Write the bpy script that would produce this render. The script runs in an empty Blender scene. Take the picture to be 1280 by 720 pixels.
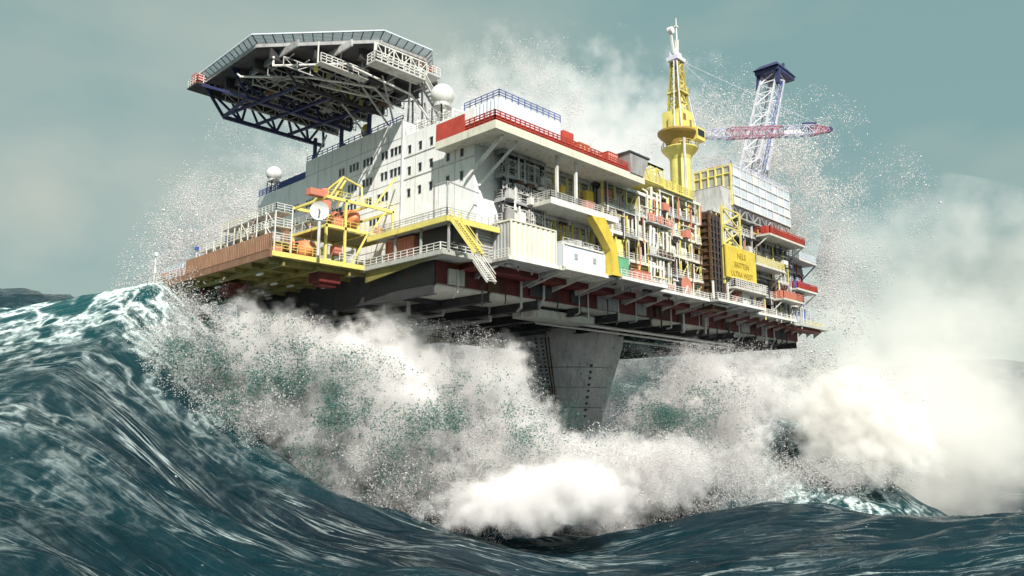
import bpy, bmesh, math, random
import numpy as np
from mathutils import Vector
random.seed(7)
RNG = np.random.default_rng(11)
scn = bpy.context.scene
COL = scn.collection

# ------------------------------------------------------------------ camera frame used to lay out the sea (l = sideways, w = away)
AZ = math.radians(44.0)
FW = (math.cos(AZ), math.sin(AZ)); RT = (math.sin(AZ), -math.cos(AZ))
def lw(l, w, z=0.0): return (RT[0]*l + FW[0]*w, RT[1]*l + FW[1]*w, z)

# ------------------------------------------------------------------ materials
MATS = {}
def mat(name, col, rough=.55, metal=0.0, var=.25, rust=0.0, scale=.6, rustcol=(.16, .06, .025), bump=0.0):
    if name in MATS: return MATS[name]
    m = bpy.data.materials.new(name); m.use_nodes = True
    nt = m.node_tree; n = nt.nodes; L = nt.links
    b = n['Principled BSDF']; b.inputs['Roughness'].default_value = rough; b.inputs['Metallic'].default_value = metal
    geo = n.new('ShaderNodeNewGeometry')
    nz = n.new('ShaderNodeTexNoise'); nz.inputs['Scale'].default_value = scale; nz.inputs['Detail'].default_value = 6; nz.inputs['Roughness'].default_value = .65
    L.new(geo.outputs['Position'], nz.inputs['Vector'])
    rp = n.new('ShaderNodeValToRGB'); rp.color_ramp.elements[0].position = .3; rp.color_ramp.elements[1].position = .72
    d = 1 - var
    rp.color_ramp.elements[0].color = (col[0]*d, col[1]*d, col[2]*d, 1); rp.color_ramp.elements[1].color = (*col, 1)
    L.new(nz.outputs['Fac'], rp.inputs['Fac'])
    out = rp.outputs['Color']
    if rust > 0:
        mp = n.new('ShaderNodeMapping'); mp.inputs['Scale'].default_value = (1.3, 1.3, .22)
        L.new(geo.outputs['Position'], mp.inputs['Vector'])
        n2 = n.new('ShaderNodeTexNoise'); n2.inputs['Scale'].default_value = 1.1; n2.inputs['Detail'].default_value = 8; n2.inputs['Roughness'].default_value = .7
        L.new(mp.outputs['Vector'], n2.inputs['Vector'])
        r2 = n.new('ShaderNodeValToRGB'); r2.color_ramp.elements[0].position = .62 - rust*.25; r2.color_ramp.elements[1].position = .80 - rust*.2
        L.new(n2.outputs['Fac'], r2.inputs['Fac'])
        mx = n.new('ShaderNodeMixRGB'); mx.inputs['Color2'].default_value = (*rustcol, 1)
        ml = n.new('ShaderNodeMath'); ml.operation = 'MULTIPLY'; ml.inputs[1].default_value = min(1, .35 + rust*.6)
        L.new(r2.outputs['Color'], ml.inputs[0]); L.new(ml.outputs[0], mx.inputs['Fac']); L.new(out, mx.inputs['Color1'])
        out = mx.outputs['Color']
    L.new(out, b.inputs['Base Color'])
    if bump:
        bp = n.new('ShaderNodeBump'); bp.inputs['Strength'].default_value = bump; bp.inputs['Distance'].default_value = .2
        n3 = n.new('ShaderNodeTexNoise'); n3.inputs['Scale'].default_value = 2.0; n3.inputs['Detail'].default_value = 8
        L.new(geo.outputs['Position'], n3.inputs['Vector']); L.new(n3.outputs['Fac'], bp.inputs['Height']); L.new(bp.outputs['Normal'], b.inputs['Normal'])
    MATS[name] = m; return m
white = mat('white_paint', (.80, .80, .77), .5, rust=.45, var=.2, rustcol=(.36, .26, .17))
wallw = mat('wall_white', (.86, .87, .87), .5, rust=.42, var=.10, rustcol=(.50, .45, .38))
cream = mat('cream_paint', (.74, .72, .60), .5, rust=.28, var=.2, rustcol=(.34, .27, .18))
grey = mat('grey_paint', (.40, .41, .41), .55, rust=.5)
ltgrey = mat('light_grey_paint', (.60, .61, .60), .5, rust=.5, var=.3)
plate = mat('deck_plate', (.50, .51, .47), .6, rust=.3, scale=.25, var=.35)
soffit = mat('soffit_grey', (.64, .64, .58), .6, rust=.45, scale=.25, var=.2)
olive = mat('olive_plate', (.34, .30, .09), .6, rust=.45, scale=.25, var=.5, rustcol=(.05, .045, .03))
dark = mat('dark_steel', (.055, .055, .06), .55, rust=.3, var=.5)
navy = mat('navy_steel', (.035, .04, .13), .5, rust=.15, var=.4)
blue = mat('blue_paint', (.06, .11, .42), .45, var=.3)
yellow = mat('yellow_paint', (.72, .55, .07), .5, rust=.35, var=.25, rustcol=(.36, .22, .05))
paleyel = mat('pale_yellow_paint', (.80, .70, .20), .5, rust=.32, var=.25, rustcol=(.36, .24, .07))
red = mat('red_paint', (.55, .075, .05), .55, rust=.3, var=.35, rustcol=(.28, .05, .03))
dkred = mat('dark_red_primer', (.19, .022, .02), .6, rust=.6, var=.6, rustcol=(.06, .02, .015))
orange = mat('orange_paint', (.72, .24, .10), .55, rust=.25, var=.25, rustcol=(.4, .14, .06))
salmon = mat('salmon_paint', (.60, .22, .15), .5, rust=.15, var=.2)
brown = mat('brown_cladding', (.30, .17, .10), .7, rust=.6, var=.4)
rusty = mat('rusty_steel', (.17, .09, .045), .8, rust=.7, var=.7, scale=1.4, rustcol=(.012, .01, .009))
green = mat('green_paint', (.16, .42, .24), .5, rust=.1)
bluew = mat('blue_white_panel', (.70, .76, .84), .4, rust=.08, var=.10)
glass = mat('window_glass', (.02, .025, .035), .15, var=.3)
concrete = mat('concrete', (.64, .64, .65), .85, rust=.45, var=.3, scale=.35, rustcol=(.22, .21, .20), bump=.4)
pink = mat('pink_paint', (.62, .34, .44), .45, rust=.08, var=.2)
lilac = mat('lilac_white_steel', (.70, .70, .84), .45, var=.2)
textbrown = mat('brown_lettering', (.33, .22, .03), .6, var=.1)
pipegrey = mat('galvanised_pipe', (.62, .62, .60), .35, metal=.4, rust=.2)

# ------------------------------------------------------------------ mesh builder
class MB:
    def __init__(s): s.v = []; s.f = []
    def _add(s, vs, fs):
        o = len(s.v); s.v += [tuple(map(float, p)) for p in vs]; s.f += [tuple(i+o for i in f) for f in fs]; return s
    def box(s, x0, x1, y0, y1, z0, z1):
        return s._add([(x0,y0,z0),(x1,y0,z0),(x1,y1,z0),(x0,y1,z0),(x0,y0,z1),(x1,y0,z1),(x1,y1,z1),(x0,y1,z1)],
                      [(3,2,1,0),(4,5,6,7),(0,1,5,4),(1,2,6,5),(2,3,7,6),(3,0,4,7)])
    def beam(s, p, q, w=.3, h=None):
        h = h or w; p = Vector(p); q = Vector(q); d = (q-p)
        if d.length < 1e-6: return s
        d.normalize(); up = Vector((0,0,1)) if abs(d.z) < .95 else Vector((0,1,0))
        a = d.cross(up).normalized()*(w/2); b = a.cross(d).normalized()*(h/2)
        return s._add([p-a-b,p+a-b,p+a+b,p-a+b,q-a-b,q+a-b,q+a+b,q-a+b],
                      [(0,1,2,3),(7,6,5,4),(4,5,1,0),(5,6,2,1),(6,7,3,2),(7,4,0,3)])
    def tube(s, p, q, r=.2, n=8, r2=None):
        r2 = r if r2 is None else r2
        p = Vector(p); q = Vector(q); d = q-p
        if d.length < 1e-6: return s
        d.normalize(); up = Vector((0,0,1)) if abs(d.z) < .95 else Vector((0,1,0))
        a = d.cross(up).normalized(); b = a.cross(d).normalized()
        vs = [p+(a*math.cos(2*math.pi*i/n)+b*math.sin(2*math.pi*i/n))*r for i in range(n)]
        vs += [q+(a*math.cos(2*math.pi*i/n)+b*math.sin(2*math.pi*i/n))*r2 for i in range(n)]
        fs = [(i,(i+1)%n,n+(i+1)%n,n+i) for i in range(n)] + [tuple(range(n-1,-1,-1)), tuple(range(n,2*n))]
        return s._add(vs, fs)
    def pipe(s, pts, r=.15, n=8):
        for a, b in zip(pts, pts[1:]): s.tube(a, b, r, n)
        for c in pts[1:-1]: s.sphere(c, r*1.02, n=8, m=4)
        return s
    def sphere(s, c, r, n=16, m=10, sc=(1,1,1)):
        vs = [(c[0],c[1],c[2]-r*sc[2])]
        for j in range(1, m):
            t = math.pi*j/m
            for i in range(n):
                u = 2*math.pi*i/n
                vs.append((c[0]+r*sc[0]*math.sin(t)*math.cos(u), c[1]+r*sc[1]*math.sin(t)*math.sin(u), c[2]-r*sc[2]*math.cos(t)))
        vs.append((c[0],c[1],c[2]+r*sc[2])); fs = []
        for i in range(n): fs.append((0, 1+(i+1)%n, 1+i))
        for j in range(m-2):
            for i in range(n): fs.append((1+j*n+i, 1+j*n+(i+1)%n, 1+(j+1)*n+(i+1)%n, 1+(j+1)*n+i))
        k = 1+(m-2)*n
        for i in range(n): fs.append((k+i, k+(i+1)%n, len(vs)-1))
        return s._add(vs, fs)
    def lathe(s, prof, c, n=48):
        vs = []
        for r, z in prof:
            for i in range(n): vs.append((c[0]+r*math.cos(2*math.pi*i/n), c[1]+r*math.sin(2*math.pi*i/n), z))
        fs = [(j*n+i, j*n+(i+1)%n, (j+1)*n+(i+1)%n, (j+1)*n+i) for j in range(len(prof)-1) for i in range(n)]
        fs += [tuple(range(n-1,-1,-1)), tuple(range((len(prof)-1)*n, len(prof)*n))]
        return s._add(vs, fs)
    def prism(s, poly, z0, z1):
        n = len(poly)
        return s._add([(x,y,z0) for x,y in poly]+[(x,y,z1) for x,y in poly],
                      [tuple(range(n-1,-1,-1)), tuple(range(n,2*n))]+[(i,(i+1)%n,n+(i+1)%n,n+i) for i in range(n)])
    def rail(s, pts, h=1.1, sp=1.5, t=.07, rows=3):
        for a, b in zip(pts, pts[1:]):
            a = Vector(a); b = Vector(b); L = (b-a).length; k = max(1, round(L/sp))
            for i in range(k+1):
                p = a.lerp(b, i/k); s.beam(p, p+Vector((0,0,h)), t)
            for r in range(rows):
                z = Vector((0,0,h*(r+1)/rows)); s.beam(a+z, b+z, t)
        return s
    def truss(s, a0, a1, b0, b1, n, w=.25, wd=.18, kind='N'):
        a0,a1,b0,b1 = map(Vector,(a0,a1,b0,b1)); s.beam(a0,a1,w); s.beam(b0,b1,w)
        for i in range(n+1):
            p, q = a0.lerp(a1,i/n), b0.lerp(b1,i/n); s.beam(p,q,wd)
            if i < n:
                q2 = b0.lerp(b1,(i+1)/n); p2 = a0.lerp(a1,(i+1)/n)
                if kind == 'X': s.beam(p,q2,wd); s.beam(q,p2,wd)
                elif i % 2: s.beam(q,p2,wd)
                else: s.beam(p,q2,wd)
        return s
    def tower(s, bot, top, n, w=.3, wd=.15):
        k = len(bot)
        for i in range(k): s.truss(bot[i], top[i], bot[(i+1)%k], top[(i+1)%k], n, w, wd)
        return s
    def corr(s, axis, c, a0, a1, z0, z1, pitch=.6, depth=.12, sign=-1):
        # corrugated sheet standing on a plane; axis 'x' : plane x=c running along y ; 'y' : plane y=c running along x
        t = a0; pts = []
        while t < a1-1e-6:
            for fr, dd in ((0,0),(.35,0),(.5,1),(.85,1)):
                pts.append((min(t+fr*pitch, a1), dd*depth*sign))
            t += pitch
        pts.append((a1, 0))
        vs = []
        for a, d in pts:
            for z in (z0, z1): vs.append((c+d, a, z) if axis == 'x' else (a, c+d, z))
        fs = [(2*i,2*i+2,2*i+3,2*i+1) if axis == 'y' else (2*i,2*i+1,2*i+3,2*i+2) for i in range(len(pts)-1)]
        return s._add(vs, fs)
    def build(s, name, m, parent=None, label=None, smooth=False):
        me = bpy.data.meshes.new(name); P = wloc(parent)
        me.from_pydata([(x-P[0],y-P[1],z-P[2]) for x,y,z in s.v], [], s.f); me.update()
        if smooth: me.polygons.foreach_set('use_smooth', [True]*len(me.polygons))
        me.materials.append(m)
        o = bpy.data.objects.new(name, me); COL.objects.link(o); o.parent = parent
        if label: o['label'] = label
        return o
def wloc(o):
    x = y = z = 0.0
    while o is not None: x += o.location[0]; y += o.location[1]; z += o.location[2]; o = o.parent
    return (x, y, z)
def thing(name, label, cat, loc=(0,0,0), group=None):
    o = bpy.data.objects.new(name, None); COL.objects.link(o); o.location = loc
    o['label'] = label; o['category'] = cat; o['kind'] = 'thing'
    if group: o['group'] = group
    return o
def tag(o, label=None, cat=None, group=None, kind=None):
    if label: o['label'] = label
    if cat: o['category'] = cat
    if group: o['group'] = group
    if kind: o['kind'] = kind
    return o
def dup(root, delta, label=None):
    r = root.copy(); COL.objects.link(r); r.location = Vector(root.location)+Vector(delta)
    if label: r['label'] = label
    for ch in list(root.children):
        c = ch.copy(); COL.objects.link(c); c.parent = r
        for g in list(ch.children):
            d = g.copy(); COL.objects.link(d); d.parent = c
    return r
# ================================================================== THE PLATFORM
ZD = 20.6      # top of the main deck
# ---- deck and hull
t = thing('platform_deck', 'wide steel platform deck with dark red girders on a concrete shaft', 'platform deck', (110, 100, 17))
MB().box(62, 172, 73.6, 128, 17, 20).build('hull', dkred, t)
# underside: plates between girders
b = MB()
for i in range(11):
    for j in range(5):
        b.box(62.4+10*i, 71.6+10*i, 73.9+10.9*j, 83.9+10.9*j, 16.8+.06*((i*3+j)%3), 17)
b.build('bottom_plate', soffit, t)
for i in range(12):
    x = 62+10*i
    MB().box(x-.15, x+.15, 74, 127.5, 15.7, 16.995).box(x-.5, x+.5, 74, 127.5, 15.55, 15.7).build('girder', dark, t)
for j in range(5):
    y = 84.4+10.9*j-.25
    MB().box(62.2, 171.8, y-.12, y+.12, 16.1, 16.79).build('stringer', dark, t)
MB().box(60, 174, 70, 127, 20, ZD).box(174, 182, 70, 100, 20, ZD).build('main_deck', plate, t)
MB().box(66, 178, 70.6, 73.6, 19.2, 20).build('edge_beam', dkred, t)
MB().box(61.8, 61.998, 73.7, 128, 16.9, 20).build('side_plating', dark, t)
rp_ = random.Random(4); xq = 64.0
while xq < 168:
    wq = rp_.uniform(2, 5.5); MB().box(xq, xq+wq, 73.3, 73.598, 17.02+rp_.uniform(0,.4), 19.1).build('hull_panel', rp_.choice((dark,dark,grey,soffit,rusty)), t); xq += wq+rp_.uniform(2.5,6.5)
for k in range(26):
    x = 66+4*k+rp_.uniform(-1,1); MB().pipe([(x,73.1,19.1),(x,73.1,rp_.uniform(15.2,17.2)),(x+rp_.uniform(.5,2.5),75,rp_.uniform(15,16))],rp_.uniform(.08,.2),6).build('drain_pipe', rp_.choice((dark,pipegrey,ltgrey)), t)
# west wing
w = MB().box(46, 60, 87, 128, 20.05, 20.55).build('wing_deck', olive, t, label='stained olive wing deck seen from below')
b = MB()
for i in range(9): b.box(46.3, 61.8, 88+4.7*i-.12, 88+4.7*i+.12, 19.4, 20.05)
for i in range(3): b.box(48+5*i-.15, 48+5*i+.15, 87.2, 127.5, 19.1, 19.7)
b.build('joist', olive, w)
for (x, y, sx, sy) in ((50, 117, 3.2, 6), (50.5, 106.5, 3, 4), (55.5, 89.5, 3.5, 2.4)):
    MB().box(x-sx/2, x+sx/2, y-sy/2, y+sy/2, 18.0, 19.3).box(x-sx/2+.4, x+sx/2-.4, y-sy/2+.4, y+sy/2-.4, 17.5, 18.0).build('escape_hatch', dkred, w)
b = MB()
for i in range(14): b.box(47+RNG.uniform(0,12), 0, 0, 0, 0, 0) if False else None
for i in range(16):
    x, y = 47+13*RNG.random(), 88+38*RNG.random(); b.box(x, x+.35, y, y+1.5, 18.7, 18.95)
b.build('underdeck_light_fitting', white, w)
MB().box(46.0, 60.0, 86.7, 87.0, 20.1, 20.75).build('edge_strip', paleyel, w)
MB().box(45.7, 46.0, 86.7, 128, 19.9, 20.9).build('edge_strip', brown, w)
# outboard decks stepping along the front, each on brackets
def outboard(x0, x1, y0, y1, m, rail_m, sides='fl', th=.5, label=None):
    o = MB().box(x0, x1, y0, y1, 20.0-.004+.1, 20.5).build('outboard_deck', m, t, label=label)
    xs = np.linspace(x0+.4, x1-.4, max(2, int((x1-x0)/3.5)))
    for x in xs:
        MB()._add([(x-.12,y0+.2,20.09),(x-.12,y1,20.09),(x-.12,y1,18.4),(x+.12,y0+.2,20.09),(x+.12,y1,20.09),(x+.12,y1,18.4)], [(0,1,2),(5,4,3),(0,2,5,3),(0,3,4,1),(1,4,5,2)]).build('bracket', m, o)
    MB().box(x0-.08, x1+.08, y0-.12, y0, 20.12, 20.62).build('toe_board', white if rail_m is not paleyel else paleyel, o)
    r = MB()
    if 'f' in sides: r.rail([(x0, y0+.1, 20.5), (x1, y0+.1, 20.5)], 1.15, 1.4, .08)
    if 'l' in sides: r.rail([(x0+.1, y0+.1, 20.5), (x0+.1, y1, 20.5)], 1.15, 1.4, .08)
    r.build('railing', rail_m, o)
    return o
outboard(60.2, 66, 70.6, 87, olive, white, 'fl')
outboard(66, 70, 72.6, 73.6, soffit, white, 'f')
outboard(68.6, 79, 66.8, 73.6, grey, white, 'l')
outboard(79.2, 90.5, 66.0, 73.6, soffit, white, '')
outboard(90.7, 103, 64.8, 73.6, grey, white, 'f')
outboard(103.2, 120, 67.0, 73.6, soffit, white, 'f')
outboard(120.2, 138, 65.2, 73.6, grey, white, 'fl')
outboard(138.2, 160, 68.5, 73.6, soffit, white, 'f')
outboard(160.2, 181.6, 71.0, 73.6, soffit, paleyel, 'f')
# pipes and cable trays slung under the hull
for (x, y0, y1, z, r) in ((66, 90, 125, 15.2, .28), (69, 88, 124, 14.9, .35), (74, 86, 126, 15.1, .25), (82, 84, 124, 14.8, .3)):
    MB().pipe([(x, y0, 17), (x, y0, z), (x, y1, z), (x, y1, 17)], r).build('underdeck_pipe', pipegrey, t)
for (y, x0, x1, z, r) in ((79, 84, 150, 15.2, .3), (81.5, 90, 165, 14.9, .22), (90, 120, 170, 15.1, .3)):
    MB().pipe([(x0, y, 17), (x0, y, z), (x1, y, z), (x1, y, 17)], r).build('underdeck_pipe', pipegrey, t)
o = MB().box(72, 92, 104, 118, 13.6, 14.0).build('inspection_walkway', olive, t)
MB().rail([(72.2, 104.2, 14), (72.2, 117.8, 14)], 1.2, 1.8, .09).rail([(72.2, 104.2, 14), (91.8, 104.2, 14)], 1.2, 1.8, .09).build('railing', ltgrey, o)
b = MB()
for x in (72.3, 82, 91.7):
    for y in (104.3, 117.7): b.beam((x, y, 14), (x, y, 16.9), .2)
b.build('hanger', ltgrey, o)
MB().box(102, 150, 96, 120, 15.6, 16.79).build('shaft_transition', dark, t)
MB().box(84, 99, 76.5, 81, 15.0, 16.2).build('underdeck_housing', soffit, t)

# ---- the concrete shaft
t = thing('concrete_shaft', 'grey flared concrete shaft rising out of white spray under the deck', 'shaft', (119.5, 99, -25))
prof = [(5.6,-26),(5.6,-8),(6.0,-3),(6.8,1),(7.8,4),(8.9,7.5),(10.0,11),(10.9,14.2),(11.2,16.9)]
MB().lathe(prof, (119.5, 99), 56).build('shaft_shell', concrete, t, smooth=True)
def on_shaft(ang, z, k=1.0):
    r = np.interp(z, [p[1] for p in prof], [p[0] for p in prof])*k
    return (119.5+r*math.cos(ang), 99+r*math.sin(ang), z)
ac = math.atan2(-99, -119.5)
b = MB()
for k in range(26):
    z = -4+k*.75
    for da in (-.62, -.50): b.box(*[q for c in on_shaft(ac+da, z, 1.02) for q in (c-.16, c+.16)])
b.build('drain_hole', dark, t)
MB().pipe([on_shaft(ac-.42, z, 1.03) for z in np.linspace(-10, 15, 9)], .12).pipe([on_shaft(ac-.36, z, 1.03) for z in np.linspace(-10, 15, 9)], .12).build('riser_pipe', rusty, t)
b = MB()
for z in (-2.5, 1.6, 5.5, 9.3):
    b.pipe([on_shaft(ac+a, z, 1.004) for a in np.linspace(-1.1, 1.1, 15)], .05, 5)
b.build('pour_joint', dark, t)
b = MB()
for k in range(9):
    z = 0+k*1.2; b.box(*[q for c in on_shaft(ac+.45, z, 1.01) for q in (c-.2, c+.2)])
b.build('bolt_plate', dark, t)

# ---- accommodation block
t = thing('accommodation_block', 'long white accommodation block with rows of small dark windows', 'building', (66, 100, ZD))
wa = MB().box(66, 92, 86.6, 114, ZD, 44).build('wall', wallw, t, label='taller middle stretch of white wall')
wb = MB().box(66.25, 92, 71, 86.594, ZD, 41.5).build('wall', wallw, t, label='lower white wall beside the stacked dark galleries')
wc = MB().box(66.0, 90, 114.006, 131, ZD, 41).build('wall', wallw, t, label='far end of the white wall')
MB().box(65.9, 66.05, 86.45, 86.75, 21, 44.2).build('downpipe', ltgrey, wa)
for z in (24.6, 27.6, 31.1, 34.5, 37.9, 41.2): MB().box(65.965,66.002,86.8,113.9,z,z+.06).build('panel_seam', grey, wa)
for y in (90,93.5,97.2,101.2,105.6,109.8): MB().box(65.968,66.002,y,y+.05,21,43.9).build('panel_seam', grey, wa)
for y in (74.9,78.3,83.6): MB().box(66.218,66.252,y,y+.05,24.8,41.4).build('panel_seam', grey, wb)
for z in (37.9, 34.5): MB().box(66.16, 66.252, 71.1, 86.4, z, z+.12).build('ledge', ltgrey, wb)
def window(wall, x, y, z, ww=.55, h=1.15):
    f = MB().box(x-.05, x+.02, y-ww/2, y+ww/2, z-h/2, z+h/2).build('window', glass, wall)
    MB().box(x-.03, x+.02, y-ww/2-.1, y+ww/2+.1, z-h/2-.1, z+h/2+.1).box(x-.16, x-.02, y-ww/2-.12, y+ww/2+.12, z+h/2+.02, z+h/2+.1).build('window_frame', ltgrey, f)
for z, groups in ((39.4, (88, 91.3, 95.2, 99, 103)), (36.1, (88, 91.3, 95.2, 99.3, 103.5, 108, 112)), (32.8, (91, 95.2, 99.3, 103.5, 107.5, 111.7)), (29.4, (93, 98, 103))):
    for k, y in enumerate(groups):
        for q in range(3 if k % 3 != 1 else 2): window(wa, 66, y-.9+q*.95, z)
for z in (39.0, 35.7, 32.3):
    for y in (73.5, 76.4, 80.0, 82.5, 85.0):
        if z > 38 and y < 75: continue
        window(wb, 66.25, y, z)
for z in (36, 32.8):
    for y in (116, 117.1, 118.2, 121, 122.1, 125.4, 126.5): window(wc, 66, y, z)
MB().rail([(66.2, 131, 41), (66.2, 114.2, 41)], 1.3, 1.4, .12, 4).build('roof_railing', blue, wc)
MB().box(66.4, 67.4, 115, 124, 41, 42.4).build('roof_cabinet', blue, wc)
MB().rail([(66.2, 114, 44), (66.2, 86.8, 44)], .9, 1.6, .1, 2).build('roof_railing', blue, wa)
MB().rail([(66.4, 86.4, 41.5), (66.4, 76, 41.5)], 1.2, 1.3, .08, 3).build('roof_railing', ltgrey, wb)
b = MB()
for k in range(18):
    x, y = 69+14*RNG.random(), 73+12*RNG.random(); h = .8+1.9*RNG.random(); b.box(x, x+1.6, y, y+1.4, 41.5, 41.5+h)
b.build('roof_plant', cream, wb)
b = MB()
for k in range(22):
    x, y = 68+16*RNG.random(), 89+22*RNG.random(); h = .8+2.2*RNG.random(); b.box(x, x+2, y, y+1.6, 44, 44+h)
b.build('roof_plant', dark, wa)
b = MB()
for k in range(6):
    y = 75+2*k; b.pipe([(67.5, y, 41.5), (67.5, y, 43+.4*(k%3)), (72, y, 43+.4*(k%3)), (72, y, 41.5)], .12)
b.build('roof_pipe', white, wb)

# ---- helideck
t = thing('helideck', 'eight-sided helideck cantilevered over the white block on a dark truss', 'helideck', (60, 100, 52))
octo = [(47.3,114.5),(47.3,96.8),(58.8,83),(66.8,82.6),(73.2,90),(73.2,108),(66,117),(50,118)]
MB().prism(octo, 52.2, 53.0).build('landing_deck', mat('helideck_underside',(.10,.10,.11),.6,rust=.3,var=.5), t)
b = MB()
def off(poly, d):
    cx = sum(p[0] for p in poly)/len(poly); cy = sum(p[1] for p in poly)/len(poly)
    return [(cx+(x-cx)*(1+d/math.hypot(x-cx, y-cy)), cy+(y-cy)*(1+d/math.hypot(x-cx, y-cy))) for x, y in poly]
oo = off(octo, 1.15)
net = MB(); net2 = MB(); ed = MB()
for i in range(8):
    p, q, P, Qq = octo[i], octo[(i+1)%8], oo[i], oo[(i+1)%8]
    ed.beam((*p, 52.6), (*q, 52.6), .4, .5)
    n = max(3, int(math.dist(p, q)/1.3))
    for k in range(n+1):
        f = k/n; a = (p[0]+(q[0]-p[0])*f, p[1]+(q[1]-p[1])*f, 53.0); c = (P[0]+(Qq[0]-P[0])*f, P[1]+(Qq[1]-P[1])*f, 53.9)
        MB().beam(a, c, .12).build('net_bracket', dark, t)
    for r in (0.1, .25, .4, .55, .7, .85, 1.0):
        a = tuple(p[j]+(P[j]-p[j])*r for j in (0,1)); c = tuple(q[j]+(Qq[j]-q[j])*r for j in (0,1))
        net2.beam((*a, 53+.9*r), (*c, 53+.9*r), .09 if r < 1 else .16)
ed.build('deck_edge', grey, t); net2.build('safety_net', bluew, t)
# girders under the deck
for k in range(7):
    y = 86+4.6*k; x0 = 48.5 if y > 95 else 48.5+(95-y)*1.0
    MB().box(x0, 72, y-.18, y+.18, 50.6, 52.19).box(x0, 72, y-.45, y+.45, 50.5, 50.62).build('deck_girder', dark, t)
for k in range(5):
    x = 50+5.2*k; MB().box(x-.14, x+.14, 90 if x < 54 else 84.5, 115.5, 51.2, 52.18).build('deck_stringer', ltgrey if k % 2 else grey, t)
for k in range(9):
    x = 50.5+2.5*k; MB().tube((x,92,50.9),(x+1.2,112,50.9),.10).build('service_pipe', (pipegrey,white,ltgrey)[k%3], t)
for k in range(5):
    MB().truss((49.5,93+4.5*k,50.5),(71,93+4.5*k,50.5),(49.5,93+4.5*k,49.2),(71,93+4.5*k,49.2),10,.13,.1).build('secondary_truss', (ltgrey,grey)[k%2], t)
MB().truss((47.5,114,52),(69,114,52),(50.5,113.5,47.6),(69,113.5,47.6),6,.55,.32).build('main_truss', navy, t)
MB().truss((47.5,105,52),(69,105,52),(50.5,105,48.2),(69,105,48.2),6,.45,.28).build('main_truss', navy, t)
MB().truss((50,96,52),(69,96,52),(53.5,96,48.4),(69,96,48.4),5,.45,.28).build('main_truss', dark, t)
for x in (50.5, 56, 62):
    MB().beam((x,113.5,47.8),(x+3.5,96,48.5),.4).build('cross_beam', navy, t)
for (x, y) in ((66.8,112.6),(67.2,105),(67.2,97),(78,97),(78,110)):
    MB().beam((x,y,43.9),(x,y,48.2),.5).build('support_column', navy, t)
b = MB()
for (p, q) in (((66.8,112.6,44.2),(66.8,109,47.8)),((67.2,97,44.2),(62,97,48.4)),((67,91,44.2),(60,91,50.6)),((68,88,44),(66,85,50.6)),((69,88,44),(72,92,50.6)),((67,90,44.2),(63,88,50.6)),((70,86.8,42),(71.5,89,51)),((74,86,42),(73,92,51))):
    MB().tube(p, q, .16).build('brace', ltgrey, t)
# corner station with red box
o = MB().box(45.6, 49.5, 112.8, 116.5, 51.6, 51.9).build('monitor_platform', dark, t)
MB().box(45.7, 46.9, 113.6, 115.4, 51.9, 53.6).build('foam_monitor_box', red, o)
MB().rail([(45.7,112.9,51.9),(45.7,116.4,51.9)],1.3,.9,.1).rail([(45.7,112.9,51.9),(49.4,112.9,51.9)],1.3,.9,.1).build('railing', white, o)
o = MB().box(64.5, 70.2, 82.9, 86, 50.9, 51.2).build('monitor_platform', ltgrey, t)
for q in (0, 2): MB().box(65.8+q*1.2, 67+q*1.2, 83+.3*q, 84+.3*q, 51.2, 52.6).build('foam_monitor_box', red, o)
MB().rail([(64.6,82.95,51.2),(70.1,82.95,51.2)],1.2,.8,.09,3).build('railing', white, o)
# access gallery below the near edge and the stair down to the roof
o = MB().box(57.5, 66.5, 82.0, 84.2, 49.0, 49.25).build('access_gallery', ltgrey, t)
MB().rail([(57.6,82.1,49.25),(66.4,82.1,49.25)],1.3,1.0,.12).rail([(57.6,82.1,49.25),(57.6,84.1,49.25)],1.3,1.0,.12).build('railing', white, o)
for x in (58, 60.5, 63.5, 66.3): MB().beam((x,83,49.1),(x,83,52.3),.2).build('hanger', white, o)
o = MB().box(52, 60, 87.2, 88.6, 48.6, 48.8).build('access_gallery', ltgrey, t)
MB().rail([(52,87.2,48.8),(60,87.2,48.8),(60,88.6,48.8)],1.2,.9,.1,3).build('railing', white, o)
for x in (52.3, 56, 59.7): MB().beam((x,88.5,48.7),(x,88.5,52.2),.16).build('hanger', white, t)
MB().truss((58,82.6,52),(67,82.4,52),(58,82.6,50.2),(67,82.4,50.2),6,.16,.12).build('edge_truss', white, t)
for k in range(9):
    x, y = 51+2.4*k, 100-1.6*k+6*(k%3); MB().box(x, x+1.6, y, y+1.2, 50.4-.5*(k%2), 51.8).build('service_box', (grey,brown,ltgrey)[k%3], t)
for k in range(5):
    MB().tube((50+4.5*k,112-3*k,51.6),(54+4.5*k,97-1.5*k,50.2),.11).build('diagonal', (pipegrey,white)[k%2], t)
o = MB().beam((66.4,82.2,49.2),(72.5,82.2,42.4),.18,.35).beam((66.4,83.4,49.2),(72.5,83.4,42.4),.18,.35).build('stair', ltgrey, t)
b = MB()
for k in range(16):
    f = k/15; b.box(66.3+6.1*f, 66.7+6.1*f, 82.25, 83.35, 49.1-6.8*f, 49.16-6.8*f)
b.build('tread', grey, o)
MB().beam((66.4,82.15,50.3),(72.5,82.15,43.5),.1).beam((66.4,83.45,50.3),(72.5,83.45,43.5),.1).beam((66.4,82.15,49.8),(72.5,82.15,43),.08).build('handrail', white, o)
for pts in ([(49,95,51),(49,95,49.6),(56,87,49.6),(66,84.8,47.5),(70,84.5,44)], [(53,98,50.4),(54.5,94,49.3),(63,90,49.3),(66,89,46.5)], [(48,104,51),(48,103,50.2),(52,98,49.9),(64,93,49.0)], [(74.5,92,51),(74.5,91,47),(73,89.5,46),(73,88,43)]):
    MB().pipe(pts, .17).build('drain_pipe', white, t)
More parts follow.
